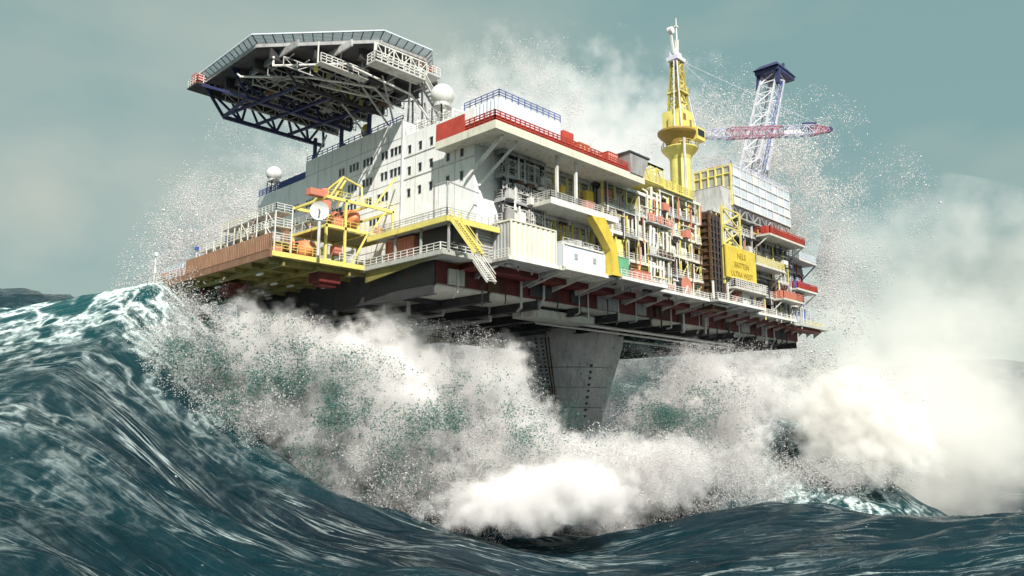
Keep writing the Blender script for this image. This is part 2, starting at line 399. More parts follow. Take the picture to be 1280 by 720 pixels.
MB().sphere((68, 99, 46.2), 1.2, sc=(.5,1,1)).build('flood_lamp', yellow, t)
for k in range(5):
    MB().box(54+3*k, 54.5+3*k, 92+1.5*k, 92.4+1.5*k, 49.6, 50.7).build('deck_lamp', paleyel, t)
b = MB()
for (p, q) in (((47.5,114,52),(50.5,113.5,47.6)),((46.5,113,51.6),(50.3,105,48.2)),((50.5,113.5,47.6),(50.3,105,48.2))): b.beam(p,q,.4)
b.build('end_frame', navy, t)

# ---- radomes and dish
def radome(c, r, zb, label):
    t = thing('radome', label, 'radome', (c[0], c[1], zb))
    MB().sphere(c, r, 24, 16).build('dome', white, t, smooth=True)
    MB().tube((c[0],c[1],c[2]-r*1.05),(c[0],c[1],c[2]-r*.75), r*.75, 20).build('base_ring', ltgrey, t)
    b = MB(); k = r*.6; bot = [(c[0]+sx*k, c[1]+sy*k, zb) for sx, sy in ((-1,-1),(1,-1),(1,1),(-1,1))]; top = [(x,y,c[2]-r*1.05) for x,y,_ in bot]
    b.tower(bot, top, 2, .14, .1).build('stand', ltgrey, t)
radome((67.6, 128.2, 45.4), 1.45, 41.0, 'white radome on a stand at the far end of the block roof')
radome((68.0, 79.9, 46.4), 1.75, 41.5, 'white radome on the roof between helideck and red-railed deck')
t = thing('satellite_dish', 'round white satellite dish beside the yellow lifeboat frame', 'dish', (51.5, 84.9, ZD))
c = Vector((51.5, 84.9, 26.6)); nrm = Vector((-.62, -.75, -.05)).normalized()
b = MB(); a1 = nrm.cross(Vector((0,0,1))).normalized(); a2 = a1.cross(nrm)
vs = []; fs = []; R = 1.25
for j in range(6):
    for i in range(24):
        r = R*(j+.3)/5.3; u = 2*math.pi*i/24
        vs.append(c + (a1*math.cos(u)+a2*math.sin(u))*r + nrm*(r*r*.22))
for j in range(5):
    for i in range(24): fs.append((j*24+i, j*24+(i+1)%24, (j+1)*24+(i+1)%24, (j+1)*24+i))
fs.append(tuple(range(24))); b._add(vs, fs).build('reflector', white, t, smooth=True)
MB().tube(c-nrm*.05, (51.5, 84.9, ZD), .22).tube(c-nrm*.1, c-nrm*.8, .5, 12).build('mast', ltgrey, t)
MB().tube(c+nrm*.2, c+nrm*1.0, .1).sphere(c+nrm*1.0, .16, 8, 6).build('feed_horn', grey, t)

# ---- brown windbreak on the wing edge
t = thing('windbreak', 'rust-brown ribbed windbreak panel along the left edge of the deck', 'windbreak', (45.7, 99, 20.6))
MB().corr('x', 45.72, 87, 112, 20.9, 23.0, .5, .1).box(45.75, 45.85, 87, 112, 20.9, 23).build('panel', brown, t)
b = MB()
for k in range(11): b.beam((46.0, 87+2.5*k, 20.6), (46.0, 87+2.5*k, 23.1), .16)
b.beam((46.0,87,23.0),(46.0,112,23.0),.14).build('post', brown, t)
t = thing('wing_railing', 'white railing with a wire mast at the far left deck tip', 'railing', (46, 120, 20.6))
MB().rail([(46, 112.2, 20.6),(46,127.8,20.6),(60,127.8,20.6)], 1.3, 1.3, .11, 4).build('rail', white, t)
MB().box(46.1,46.25,114,118,20.7,22.2).box(46.1,46.25,120,122.5,20.7,22.3).build('wire_panel', salmon, t)
for i, (x, y, h) in enumerate(((46.6, 126.6, 6.0), (47.6, 113.2, 5.0))):
    t = thing('antenna_mast', ('white antenna mast with cross arms at the left tip of the deck', 'blue-topped antenna mast behind the end of the brown windbreak')[i], 'antenna', (x, y, 20.6))
    MB().tube((x,y,20.5),(x,y,20.6+h),.10,r2=.05).build('pole', white, t)
    MB().beam((x-.9,y,20.6+h*.75),(x+.9,y,20.6+h*.75),.08).beam((x,y-.9,20.6+h*.85),(x,y+.9,20.6+h*.85),.08).box(x-.25,x+.25,y-.25,y+.25,20.6+h*.9,20.6+h).build('cross_arm', bluew if i == 0 else blue, t)
    MB().tube((x,y,20.6+h*.6),(x+1.6,y,20.6),.04,5).tube((x,y,20.6+h*.6),(x,y+1.6 if i else y-1.6,20.6),.04,5).build('stay', white, t)

# ---- equipment on decks: one generator of varied skids
def horiz_tank(x, y, z, L, r, m, label, axis='y', cat='tank'):
    t = thing('pressure_vessel', label, cat, (x, y, z))
    d = Vector((0,1,0)) if axis == 'y' else Vector((1,0,0)); c = Vector((x,y,z+r+.5))
    b = MB().tube(c-d*L/2, c+d*L/2, r, 18); b.build('shell', m, t, smooth=False)
    sc = (1,.5,1) if axis == 'y' else (.5,1,1)
    MB().sphere(c-d*L/2, r, 16, 10, sc).sphere(c+d*L/2, r, 16, 10, sc).build('end_cap', m, t, smooth=True)
    for f in (-.3, .3):
        q = c+d*L*f; s = r*.7
        MB().box(q.x-(s if axis=='y' else .15), q.x+(s if axis=='y' else .15), q.y-(.15 if axis=='y' else s), q.y+(.15 if axis=='y' else s), z, z+.7).build('saddle', grey, t)
    MB().pipe([c+Vector((0,0,r)), c+Vector((0,0,r+.7)), c+d*L*.35+Vector((0,0,r+.7)), c+d*L*.35+Vector((0,0,r))], .12).build('pipe', pipegrey, t)
    return t
def cabinet(x0, x1, y0, y1, z0, z1, m, label, name='equipment_cabinet', cat='cabinet'):
    t = thing(name, label, cat, ((x0+x1)/2, (y0+y1)/2, z0))
    MB().box(x0, x1, y0, y1, z0+.15, z1).box(x0-.06,x1+.06,y0-.06,y1+.06,z1-.001,z1+.08).build('casing', m, t)
    MB().box(x0+.1,x1-.1,y0+.1,y1-.1,z0,z0+.15).build('plinth', dark, t)
    n = max(1, int((x1-x0)/1.2))
    for k in range(n):
        a = x0+(x1-x0)*(k+.1)/n; bb = x0+(x1-x0)*(k+.9)/n
        d = MB().box(a, bb, y0-.05, y0+.01, z0+.4, z1-.2).build('door', m, t)
        MB().box(bb-.18, bb-.1, y0-.11, y0-.05, (z0+z1)/2-.2, (z0+z1)/2+.2).build('handle', dark, d)
    return t

# lifeboats under the yellow frame
def lifeboat(x, y, z, label, L=7.0):
    t = thing('lifeboat', label, 'lifeboat', (x, y, z), 'orange lifeboats')
    hull = MB(); top = MB(); n = 12; m = 10
    for mb, sg in ((hull, -1), (top, 1)):
        vs = []
        for i in range(n+1):
            u = -1+2*i/n; w = 1.55*math.sqrt(max(0.0, 1-abs(u)**2.6))+.02
            for j in range(m+1):
                a = math.pi*j/m
                vs.append((x-w*math.cos(a), y-u*L/2, z+1.5+sg*(1.45 if sg < 0 else 1.5)*math.sin(a)**.7*(w/1.57)**.6))
        fs = [(i*(m+1)+j, i*(m+1)+j+1, (i+1)*(m+1)+j+1, (i+1)*(m+1)+j) for i in range(n) for j in range(m)]
        mb._add(vs, fs)
    hull.build('hull', orange, t, smooth=True); top.build('canopy', orange, t, smooth=True)
    MB().box(x-1.66,x-1.5,y-L*.36,y+L*.36,z+1.38,z+1.6).build('fender', dark, t); MB().box(x+1.5,x+1.66,y-L*.36,y+L*.36,z+1.38,z+1.6).build('fender', dark, t)
    MB().box(x-.5,x+.5,y+1.6,y+2.6,z+2.75,z+3.35).build('helm_hatch', salmon, t)
    for dy in (-2.0, -.6, .8): MB().box(x-1.50,x-1.28,y+dy,y+dy+.6,z+2.0,z+2.4).build('porthole', glass, t)
    for dy in (-L/2+.5, L/2-.5): MB().beam((x,y+dy,z+3.0),(x,y+dy,z+4.2),.1).build('fall_hook', dark, t)
lifeboat(52.6, 91.6, 20.7, 'orange lifeboat low on the wing deck under the white dish')
lifeboat(59.2, 91.2, 26.2, 'orange lifeboat on the upper tier of the yellow frame')
t = thing('lifeboat_davit', 'two-tier yellow steel davit frame holding the lifeboats before the white wall', 'davit', (56, 87, ZD))
for z in (25.5, 29.5):
    for y in (86.9, 95.5): MB().beam((53.6,y,z),(65,y,z),.3,.42).build('tier_beam', paleyel, t)
    for x in (53.8, 60.5, 64.8): MB().beam((x,86.9,z-.02),(x,95.5,z-.02),.25,.36).build('tier_beam', paleyel, t)
for (x, y, z) in ((53.8,86.9,25.6),(56.8,86.9,29.6),(64.8,86.9,29.6),(53.8,95.5,25.6),(60.5,95.5,29.6),(64.8,95.5,29.6)):
    MB().beam((x,y,20.5),(x,y,z),.3).build('post', paleyel, t)
for (p, q) in (((58,86.9,20.6),(60.5,86.9,25.4)),((61,86.9,25.6),(63.6,86.9,29.4)),((54.2,86.9,29.6),(56.2,86.9,32.8)),((55.6,88.5,29.6),(57.6,88.5,33)),((59.4,86.9,29.6),(60.4,88.5,32.6)),((61.4,86.9,29.6),(65.2,86.9,34.8)),((56.2,86.9,32.8),(60.4,88.5,32.6)),((54.2,92,29.6),(56.2,86.9,32.8)),((58,91,29.6),(57.6,88.5,33))):
    MB().beam(p, q, .22).build('brace', paleyel, t)
MB().rail([(53.8,86.8,29.7),(65,86.8,29.7)],.9,1.2,.06,2).build('railing', paleyel, t); MB().rail([(53.8,86.8,25.7),(65,86.8,25.7)],.9,1.2,.06,2).build('railing', paleyel, t)
MB().rail([(46.2,86.8,20.9),(53,86.8,20.9)],1.1,1.1,.07,3).build('railing', paleyel, t); MB().rail([(56,86.8,20.9),(60,86.8,20.9)],1.1,1.1,.08).build('railing', white, t)
MB().box(53.9,64.7,88.2,95.4,25.5,25.56).build('tier_floor', olive, t)
MB().tube((54.4,88.5,29.7),(54.4,88.5,31.0),.6,14).box(51.6,54.2,87.6,88.8,29.6,30.5).build('winch', salmon, t)
for (x, y, z, m) in ((56,88,26,salmon),(63.2,88.5,26,orange),(57,93,29.7,salmon),(55.5,90,21,white),(58.5,88.5,20.7,ltgrey),(57.2,90,22.5,salmon)):
    MB().box(x,x+1.2,y,y+1.2,z,z+1.3).build('locker', m, t)
def scaffold(x0, x1, y0, y1, z0, lv, m, label, seed):
    r = random.Random(seed); t = thing('scaffold', label, 'scaffold', ((x0+x1)/2,(y0+y1)/2,z0), 'scaffolds on the wing deck')
    n = max(2, int((y1-y0)/2)); 
    for k in range(n+1):
        y = y0+(y1-y0)*k/n
        for x in (x0, x1):
            h = lv*2.0+r.uniform(-.4, 1.2); MB().beam((x,y,z0),(x,y,z0+h),.13).build('pole', m, t)
    for q in range(1, lv+1):
        z = z0+2.0*q
        MB().box(x0,x1,y0,y1,z-.1,z).build('plank', ltgrey if q % 2 else cream, t)
        MB().rail([(x0,y1,z),(x0,y0,z),(x1,y0,z)],1.0,1.0,.08,3).build('guard_rail', m, t)
        for k in range(n):
            y = y0+(y1-y0)*(k+r.random()*.5)/n; c = r.choice((white,grey,cream,salmon,blue,paleyel,brown,ltgrey))
            if r.random() < .5: MB().box(x0+.3,x0+1.3,y,y+.9,z-1.98,z-1.98+r.uniform(.6,1.7)).build('box', c, t)
            else: MB().pipe([(x0+.2,y,z-2),(x0+.2,y,z-.5),(x0+1.2,y+.6,z-.3)],r.uniform(.08,.2),6).build('pipe', c, t)
        MB().beam((x0,y0,z-2),(x0,y0+2.2,z),.09).build('cross_brace', m, t); MB().beam((x0,y1-2.2,z),(x0,y1,z-2),.09).build('cross_brace', m, t)
scaffold(47.2,49.6,88.5,96,20.6,3,white,'tallest white scaffold at the near end of the brown windbreak',3)
scaffold(47.4,50,96.4,104.5,20.6,3,cream,'cream scaffold behind the middle of the brown windbreak',4)
scaffold(47.6,50,105,112,20.6,2,white,'low white scaffold behind the far half of the brown windbreak',5)
scaffold(53.5,56.5,102,112,20.6,3,bluew,'bluish white scaffold in front of the far part of the white wall',8)
scaffold(57,60,96.5,103,20.6,4,ltgrey,'four-storey grey scaffold against the middle of the white wall',9)
scaffold(47.2,49.5,117,124,20.6,1,bluew,'single-storey bluish scaffold on the deck past the brown windbreak',6)
horiz_tank(55.5, 100, 20.6, 7, 1.3, cream, 'cream pressure vessel on the wing deck behind the brown windbreak')
horiz_tank(51.5, 107.5, 20.6, 5, 1.1, ltgrey, 'grey pressure vessel further along behind the brown windbreak')
cabinet(57,61,105,109,20.6,26.5,ltgrey,'light grey cabinet near the far end of the white wall')
cabinet(51.5,54.5,98,101,20.6,26.8,brown,'tall brown cabinet behind the scaffolds on the wing deck')
cabinet(56,63,112,120,20.6,26.0,bluew,'bluish white cabin below the radome at the far left')
cabinet(49,53,119,123,20.6,23.6,grey,'grey cabinet at the far left corner of the deck')
for i, (x, y, m, lab) in enumerate(((49.5, 99, paleyel, 'yellow valve manifold behind the brown windbreak'), (48.5, 103.5, ltgrey, 'grey valve manifold behind the middle of the brown windbreak'), (49.5, 115.5, white, 'white valve manifold past the far end of the brown windbreak'))):
    t = thing('valve_manifold', lab, 'manifold', (x, y, 20.6))
    for k in range(4):
        MB().pipe([(x-1.2,y-1.5+k,20.6),(x-1.2,y-1.5+k,23.2+.3*(k%2)),(x+1.2,y-1.5+k,23.2+.3*(k%2)),(x+1.2,y-1.5+k,20.6)], .14).build('pipe', m, t)
        MB().tube((x-1.2,y-1.5+k,22),(x-1.75,y-1.5+k,22),.06).tube((x-1.75,y-1.5+k,22),(x-1.8,y-1.5+k,22),.3,12).build('hand_wheel', red, t)
    MB().rail([(x-1.8,y-2,20.6),(x-1.8,y+2,20.6),(x+1.8,y+2,20.6)],2.9,1.3,.09,4).build('frame', m, t)
t = thing('wing_gantry', 'low yellow pipe gantry crossing in front of the far white wall', 'gantry', (60, 103, ZD))
MB().truss((62,96,28),(62,118,28),(64.5,96,28),(64.5,118,28),8,.28,.16).build('beam', paleyel, t)
for y in (96,103,110,118): MB().beam((62,y,20.5),(62,y,28.2),.24).build('post', paleyel, t)
for dz in (0,.5,1.0): MB().tube((63.2,96,28.4+dz),(63.2,118,28.4+dz),.18).build('pipe', pipegrey, t)

# ---- yellow-edged walkway along the foot of the white wall
t = thing('walkway', 'grey walkway with a yellow edge beam along the foot of the white wall', 'walkway', (62, 78, 24.6))
MB().box(60.4,66.2,69.6,86.5,24.5,24.7).box(66.2,71.5,69.6,70.99,24.5,24.7).build('walk_deck', plate, t)
MB().beam((60.3,69.6,24.5),(60.3,86.5,24.5),.3,.7).beam((60.15,69.5,24.5),(71.5,69.5,24.5),.3,.7).build('edge_beam', paleyel, t)
MB().rail([(60.4,86.4,24.7),(60.4,69.7,24.7),(71.3,69.7,24.7)],1.3,1.2,.08,4).build('railing', ltgrey, t)
MB().rail([(66.1,86.4,27.9),(66.1,76,27.9)],.9,1.4,.06,2).build('railing', white, t)
for (x, y) in ((61,70),(61,75.5),(61,81),(65.8,70)): MB().beam((x,y,20.5),(x,y,24.5),.26).build('post', grey, t)
MB().beam((60.5,69.8,24.8),(60.5,69.8,29.4),.16).beam((60.5,72.4,24.8),(60.5,72.4,29.4),.16).beam((60.5,69.8,29.4),(60.5,72.4,29.4),.16).beam((60.5,69.8,29.4),(66,69.8,29.0),.14).build('gate_frame', grey, t)
cabinet(62.5,66,71.2,78,20.6,24.3,dark,'dark louvred unit in the shade under the walkway')
t = thing('louvre_bank', 'bank of white horizontal louvres under the walkway beside the yellow stair', 'louvres', (68.5, 70.8, ZD))
for k in range(8): MB().box(66.4,70.9,70.7,71.0,21.0+.42*k,21.16+.42*k).build('slat', ltgrey, t)
MB().beam((66.3,70.85,20.5),(66.3,70.85,24.4),.2).beam((71,70.85,20.5),(71,70.85,24.4),.2).build('frame', grey, t)

def stair(p0, p1, wvec, m, label, n=14, name='stair'):
    p0 = Vector(p0); p1 = Vector(p1); wv = Vector(wvec); t = thing(name, label, 'stair', tuple(p0))
    for s in (0, 1):
        MB().beam(p0+wv*s, p1+wv*s, .16, .42).build('stringer', m, t)
        MB().beam(p0+wv*s+Vector((0,0,1.1)), p1+wv*s+Vector((0,0,1.1)), .09).beam(p0+wv*s+Vector((0,0,.6)), p1+wv*s+Vector((0,0,.6)), .07).build('handrail', m, t)
    for k in range(n):
        a = p0.lerp(p1, (k+.5)/n); MB().beam(a, a+wv, .3, .06).build('tread', m, t)
    return t
stair((61.5,65.6,19.6),(60.6,69.3,24.6),(1.6,.3,0),paleyel,'steep yellow stair from the outboard deck up to the walkway')
stair((64.6,66.6,16.6),(65.4,70.4,20.3),(1.4,0,0),white,'white ladder stair hanging below the outboard deck edge',10)
# containers
def container(x0, x1, y0, y1, z0, z1, mx_, label, my_=None, doors='x'):
    t = thing('container', label, 'container', ((x0+x1)/2, (y0+y1)/2, z0)); my_ = my_ or mx_
    MB().box(x0+.1,x1-.1,y0+.1,y1-.1,z0+.05,z1-.03).build('shell', mx_, t)
    MB().corr('x', x0+.08, y0+.25, y1-.25, z0+.2, z1-.2, .62, .1).build('side_panel', mx_, t)
    MB().corr('y', y0+.08, x0+.25, x1-.25, z0+.2, z1-.2, 1.0, .12).build('front_panel', my_, t)
    b = MB()
    for x in (x0, x1):
        for y in (y0, y1): b.beam((x,y,z0),(x,y,z1),.24)
    for z in (z0+.08, z1-.08):
        b.beam((x0,y0,z),(x1,y0,z),.2).beam((x0,y1,z),(x1,y1,z),.2).beam((x0,y0,z),(x0,y1,z),.2).beam((x1,y0,z),(x1,y1,z),.2)
    b.build('corner_frame', my_, t); return t
container(62.2,65.4,78.6,84.6,20.75,24.1,salmon,'salmon-orange ribbed container tucked below the yellow-edged walkway')
container(69.4,78.4,67.2,71.4,20.6,25.7,grey,'tall cream ribbed container on the outboard deck corner',cream)  # grey shell and side panel paint the shade on this cream container's left face
t = thing('switch_room', 'bluish white cabin with two small vents beside the cream container', 'cabin', (84, 68, ZD))
MB().box(79.2,88.6,66.5,71.5,20.55,24.0).build('shell', bluew, t)
MB().beam((79.2,66.45,20.6),(88.6,66.45,20.6),.22).beam((79.2,66.45,23.95),(88.6,66.45,23.95),.22).beam((79.2,66.45,20.6),(79.2,66.45,24),.22).beam((88.6,66.45,20.6),(88.6,66.45,24),.22).beam((79.9,66.45,20.6),(79.9,66.45,24),.1).build('edge_frame', white, t)
for x in (82.0, 86.3): MB().box(x-.35,x+.35,66.42,66.5,22.0,22.8).build('vent', grey, t)
MB().rail([(79.3,66.6,24.05),(88.5,66.6,24.05)],.8,1.2,.08,2).build('roof_rail', ltgrey, t)
for k in range(5): MB().box(80+1.7*k,81.2+1.7*k,67.4,69.5,24.0,24.6+.35*(k%3)).build('roof_unit', ltgrey, t)
t = thing('crane_arm_post', 'bent yellow arm rising from the deck beside the white cabin', 'arm', (89.5, 66, ZD))
MB()._add([(x,y,z) for y in (65.2,66.4) for (x,z) in ((84.3,28.6),(87.4,28.9),(90.2,24.8),(90.6,20.5),(89.0,20.5),(88.6,24.2),(86.4,26.6))],
          [(0,1,2,3,4,5,6),(13,12,11,10,9,8,7)]+[(i,(i+1)%7,7+(i+1)%7,7+i)[::-1] for i in range(7)]).build('arm_plate', yellow, t)
MB().box(88.7,91.0,65.0,66.6,20.5,20.9).build('base_plate', yellow, t)
cabinet(92,95,66.5,69,20.6,24.0,green,'pale green cabinet on the front deck right of the yellow arm')
cabinet(96,100.5,66.2,68.6,20.6,22.5,salmon,'low salmon red cabinet beside the pale green one')

# ---- the open process modules along the front
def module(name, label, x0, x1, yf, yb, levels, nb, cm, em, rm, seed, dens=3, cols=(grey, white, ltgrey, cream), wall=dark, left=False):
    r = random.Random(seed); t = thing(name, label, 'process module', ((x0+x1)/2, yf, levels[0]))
    MB().box(x0+.5, x1-.5, yf+(yb-yf)*.55, yb, levels[0], levels[-1]).build('dark_backing', wall, t)  # backing added so the open tiers look shadowed inside, dark by its colour
    for z in levels:
        f = MB().box(x0, x1, yf, yb, z-.25, z).build('floor', em, t)
        xq = x0
        while xq < x1-.2:
            xn = min(x1, xq+r.uniform(2.5,5.5)); dz = r.uniform(-.08,.12); MB().box(xq, xn-.05, yf-.1-r.uniform(0,.15), yf-.003, z-.42+dz, z+.1).build('edge_beam', em if r.random() < .6 else r.choice((ltgrey,grey,cream)), f); xq = xn
        if left: MB().box(x0-.1, x0-.003, yf-.1, yb, z-.45, z+.12).build('edge_beam', em, f)
        if z < levels[-1]-1:
            q = MB().rail([(x0,yf+.06,z),(x1,yf+.06,z)],1.15,1.3,.08,3)
            if left: q.rail([(x0+.05,yf+.06,z),(x0+.05,yb,z)],1.15,1.3,.08,3)
            q.build('railing', rm, f)
    for k in range(nb+1):
        x = x0+.2+(x1-x0-.4)*k/nb
        MB().beam((x,yf+.3,levels[0]),(x,yf+.3,levels[-1]-.25),.34).build('column', cm, t)
    for a, b_ in zip(levels, levels[1:]):
        for k in range(nb):
            xa = x0+(x1-x0)*k/nb; wd = (x1-x0)/nb
            if r.random() < .3: MB().beam((xa+.3,yf+.35,a),(xa+wd-.3,yf+.35,b_-.3),.16).build('brace', cm, t)
            for q in range(dens):
                x = xa+.3+r.random()*(wd-1.0); y = yf+.8+r.random()*(yb-yf)*.35; m = r.choice(cols); ty = r.random(); h = b_-a-.5
                if ty < .22: MB().box(x,x+.8+r.random()*1.2,y,y+1,a+.01,a+.01+h*(.4+.5*r.random())).build('cabinet', m, t)
                elif ty < .42: MB().tube((x+.5,y,a),(x+.5,y,a+h*.8),.4+.25*r.random(),12).build('tank', m, t)
                elif ty < .55: MB().tube((xa+.3,y,a+h*.4),(xa+wd*.9,y,a+h*.4),.35+.3*r.random(),12).build('tank', m, t)
                elif ty < .8: MB().pipe([(x,y,a),(x,y,a+h*(.4+.4*r.random())),(x+.8+r.random(),y,a+h*.6),(x+.8,y,b_-.3)],.13+.1*r.random(),6).build('pipe', m, t)
                else: MB().pipe([(x,y-.4,a),(x,y-.4,b_-.2)],.12+.12*r.random(),8).build('riser_pipe', m, t)
            zt = b_-.55-.3*r.random()
        h = b_-a-.55
        for k in range(nb):
            xa = x0+(x1-x0)*k/nb; wd = (x1-x0)/nb; v = r.random(); m = r.choice(cols)
            if v < .22: MB().corr('y', yf+.32, xa+.25, xa+wd*r.uniform(.5,.95), a+.02, a+h*r.uniform(.5,1), .5, .08).build('infill_panel', m, t)
            elif v < .40: MB().box(xa+.3,xa+.3+wd*r.uniform(.3,.6),yf-.9,yf-.12,a-.1,a+r.uniform(.7,1.7)).build('junction_box', m, t)
            elif v < .55:
                b = MB(); x = xa+wd*r.uniform(.2,.8)
                b.beam((x,yf-.14,a),(x,yf-.14,b_+1),.06).beam((x+.5,yf-.14,a),(x+.5,yf-.14,b_+1),.06)
                for q in range(int((b_-a+1)/.4)): b.beam((x,yf-.14,a+.4*q),(x+.5,yf-.14,a+.4*q),.05)
                b.build('ladder', white, t)
            for q in range(2):
                x = xa+wd*r.random(); MB().tube((x,yf-.22,a-r.uniform(0,1.5)),(x,yf-.22,b_-r.uniform(.2,1)),r.uniform(.06,.15),6).build('down_pipe', r.choice(cols), t)
            if r.random() < .5:
                z = a+h*r.uniform(.3,.9); MB().tube((xa,yf-.35,z),(xa+wd*r.uniform(.6,1.3),yf-.35,z),r.uniform(.07,.16),6).build('cable_run', r.choice(cols), t)
            if r.random() < .35: MB().box(xa+.2,xa+wd*.6,yf-.8,yf-.1,a-.8,a-.5).build('tray', r.choice((rusty,dark,ltgrey)), t)
        MB().tube((x0+.2,yf+.5,b_-.7),(x1-.2,yf+.5,b_-.7),.16).tube((x0+.2,yf+.8,b_-1.0),(x1-.2,yf+.8,b_-1.0),.1).build('header_pipe', r.choice(cols), t)
    return t
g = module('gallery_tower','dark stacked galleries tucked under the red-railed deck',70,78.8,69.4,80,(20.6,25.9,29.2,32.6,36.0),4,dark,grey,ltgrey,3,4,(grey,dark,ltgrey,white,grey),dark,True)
for k in range(3): MB().box(70.5,71.3,69.6,69.9,23.3+3.4*k+3.6,23.5+3.4*k+3.6).build('lamp', white, g)
for z in (25.9, 29.2, 32.6):
    MB().truss((70,69.3,z+1.3),(78.5,69.3,z+1.3),(70,69.3,z+2.3),(78.5,69.3,z+2.3),7,.12,.09,'X').build('lattice_girder', ltgrey, g)
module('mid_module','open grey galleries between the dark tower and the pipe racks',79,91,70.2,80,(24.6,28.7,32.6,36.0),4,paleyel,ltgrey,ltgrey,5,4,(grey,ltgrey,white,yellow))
t = thing('cantilever_shelf', 'pale cantilevered shelf with railing and two white posts under the red deck', 'shelf deck', (83, 66, 29))
MB().box(75.6,91,65.6,73,28.9,29.5).build('floor', soffit, t)
MB().box(75.5,91.1,65.45,65.597,28.8,29.7).build('edge_beam', white, t)
MB().rail([(75.7,73,29.5),(75.7,65.7,29.5),(90.9,65.7,29.5)],1.25,1.2,.08,4).build('railing', ltgrey, t)
for x in (77.4, 81.6): MB().beam((x,66,29.5),(x,66,36.2),.36).build('post', white, t)
cabinet(84.5,86.5,66.4,67.4,29.5,31.2,salmon,'salmon locker on the pale cantilevered shelf')
module('pipe_module','tall pipe racks with yellow columns right of the cantilevered shelf',91,107,68.2,80,(20.6,24.6,28.6,32.6,36.4),5,paleyel,white,white,8,5,(grey,cream,salmon,white,ltgrey,paleyel,dark,rusty))
module('riser_module','pipe racks with white vertical risers left of the rusty column',107,121,68.6,80,(20.6,24.0,27.6,31.2,34.8,38.6),4,paleyel,cream,white,13,6,(white,white,salmon,ltgrey,cream,rusty,dark))
t = thing('riser_bank', 'bank of tall white vertical pipes on the front of the pipe racks', 'pipes', (106, 68, 24))
rr_ = random.Random(5)
for za, zb_, xs in ((21.0,25.6,(103.2,104.3,106.1,107.0,108.6)),(26.4,31.0,(103.4,104.4,105.5,107.2,108.4,109.4)),(32.0,37.8,(102.8,104.0,105.6,106.7,108.8))):
    for x in xs: MB().pipe([(x,67.9+rr_.uniform(0,.3),za),(x,67.9,zb_-rr_.uniform(0,1)),(x+.3,69.2,zb_)],rr_.uniform(.14,.27),8).build('pipe', rr_.choice((white,white,cream,ltgrey)), t)
    MB().box(102.4,109.8,67.45,68.6,za-.35,za-.1).build('drip_tray', ltgrey, t)
    for x in (102.6,105.2,107.8): MB().box(x,x+1.6,67.4,67.75,za-.1,za+rr_.uniform(.7,1.3)).build('valve_box', rr_.choice((salmon,rusty,salmon,ltgrey)), t)
    MB().rail([(102.4,67.4,za-.1),(109.8,67.4,za-.1)],1.0,1.2,.07,2).build('railing', white, t)
t = thing('yellow_gantry', 'yellow railed platform on top of the pipe racks beside the crane', 'platform', (107, 69, 38.6))
MB().box(100,118,68,76,38.7,39.0).build('floor', paleyel, t)
MB().rail([(100,76,39),(100,68,39),(118,68,39)],1.3,1.1,.12,4).build('railing', paleyel, t)
MB().truss((100,68,39),(108,68,39),(100,68,42),(108,68,42),4,.25,.18).truss((100,68,42),(108,68,42),(100,72,42),(108,72,42),4,.25,.18).build('cage', paleyel, t)
for x in (111,113,115): MB().tube((x,70,39),(x,70,41.4),.5,12).build('tank', paleyel, t)
# stacked red-brown clutter on the racks under the red deck end
module('upper_rack','upper racks with salmon bins behind the right end of the red deck',90,100,70,80,(36.4,38.8),3,salmon,cream,salmon,21,5,(salmon,cream,ltgrey,red))
# ---- red-railed top deck
t = thing('red_deck', 'broad top deck with red railing overhanging the dark galleries', 'top deck', (80, 68, 36.5))
MB().prism([(64,64.7),(97,64.7),(97,80),(70,80),(67.2,76.4),(64,76.4)],36.2,36.9).build('deck_slab', soffit, t)
MB().box(63.85,97.1,64.55,64.697,36.1,37.2).box(63.85,63.997,64.7,76.4,36.1,37.2).build('edge_beam', cream, t)
MB().box(63.9,64.0,70.5,76.3,37.2,39.7).build('parapet', red, t)
MB().rail([(64,76.3,36.9),(64,64.8,36.9),(96.9,64.8,36.9)],1.75,.95,.13,5).build('railing', red, t)
MB().box(64.05,96.8,64.85,64.9,37.1,38.1).box(64.05,64.1,64.9,76,37.1,38.1).build('kick_panel', red, t)
MB().beam((66,72.4,31.5),(66.5,66,36.2),.42).build('brace', white, t); MB().beam((67,70.8,30.5),(69.5,66,36.2),.3).build('brace', white, t)
h = MB().box(66.5,79,66.6,73.4,36.9,41.7).build('deck_house', bluew, t)
MB().corr('x',66.45,66.7,73.3,37.4,41.6,.7,.16).build('ribbed_wall', bluew, h)
MB().rail([(66.5,73.4,41.7),(66.5,66.6,41.7),(79,66.6,41.7)],1.1,1.2,.09,3).build('roof_rail', blue, h)
MB().box(79.2,81.5,66.2,69,36.9,40.6).build('red_cabinet', red, t)
for i,(x,y,m,h_,lab) in enumerate(((83,66.4,orange,2.9,'orange crate on the red-railed deck next to the ribbed house'),(86.4,66.6,salmon,2.4,'salmon crate in the middle of the red-railed deck'),(89.8,66.2,red,3.2,'red crate near the right end of the red-railed deck'))):
    c = thing('crate', lab, 'crate', (x+1.2,y+1.2,36.9))
    MB().box(x,x+2.6,y,y+2.2,36.9,36.9+h_).build('body', m, c)
    MB().box(x-.06,x+2.66,y-.06,y+2.26,36.9+h_,36.9+h_+.1).build('lid', m, c)
    b = MB()
    for k in range(5): b.box(x+.2+.5*k,x+.3+.5*k,y-.07,y,37.0,36.8+h_)
    b.build('batten', cream, c)
horiz_tank(87.5,71,36.9,7,1.0,cream,'cream vessel lying behind the crates on the red-railed deck','x')
horiz_tank(94,70.5,38.8,5,.9,paleyel,'yellow vessel at the right end of the red-railed deck','x')
t = thing('waste_bin', 'dark grey tapered waste bin overhanging the right end of the red deck', 'bin', (95.5,66,37))
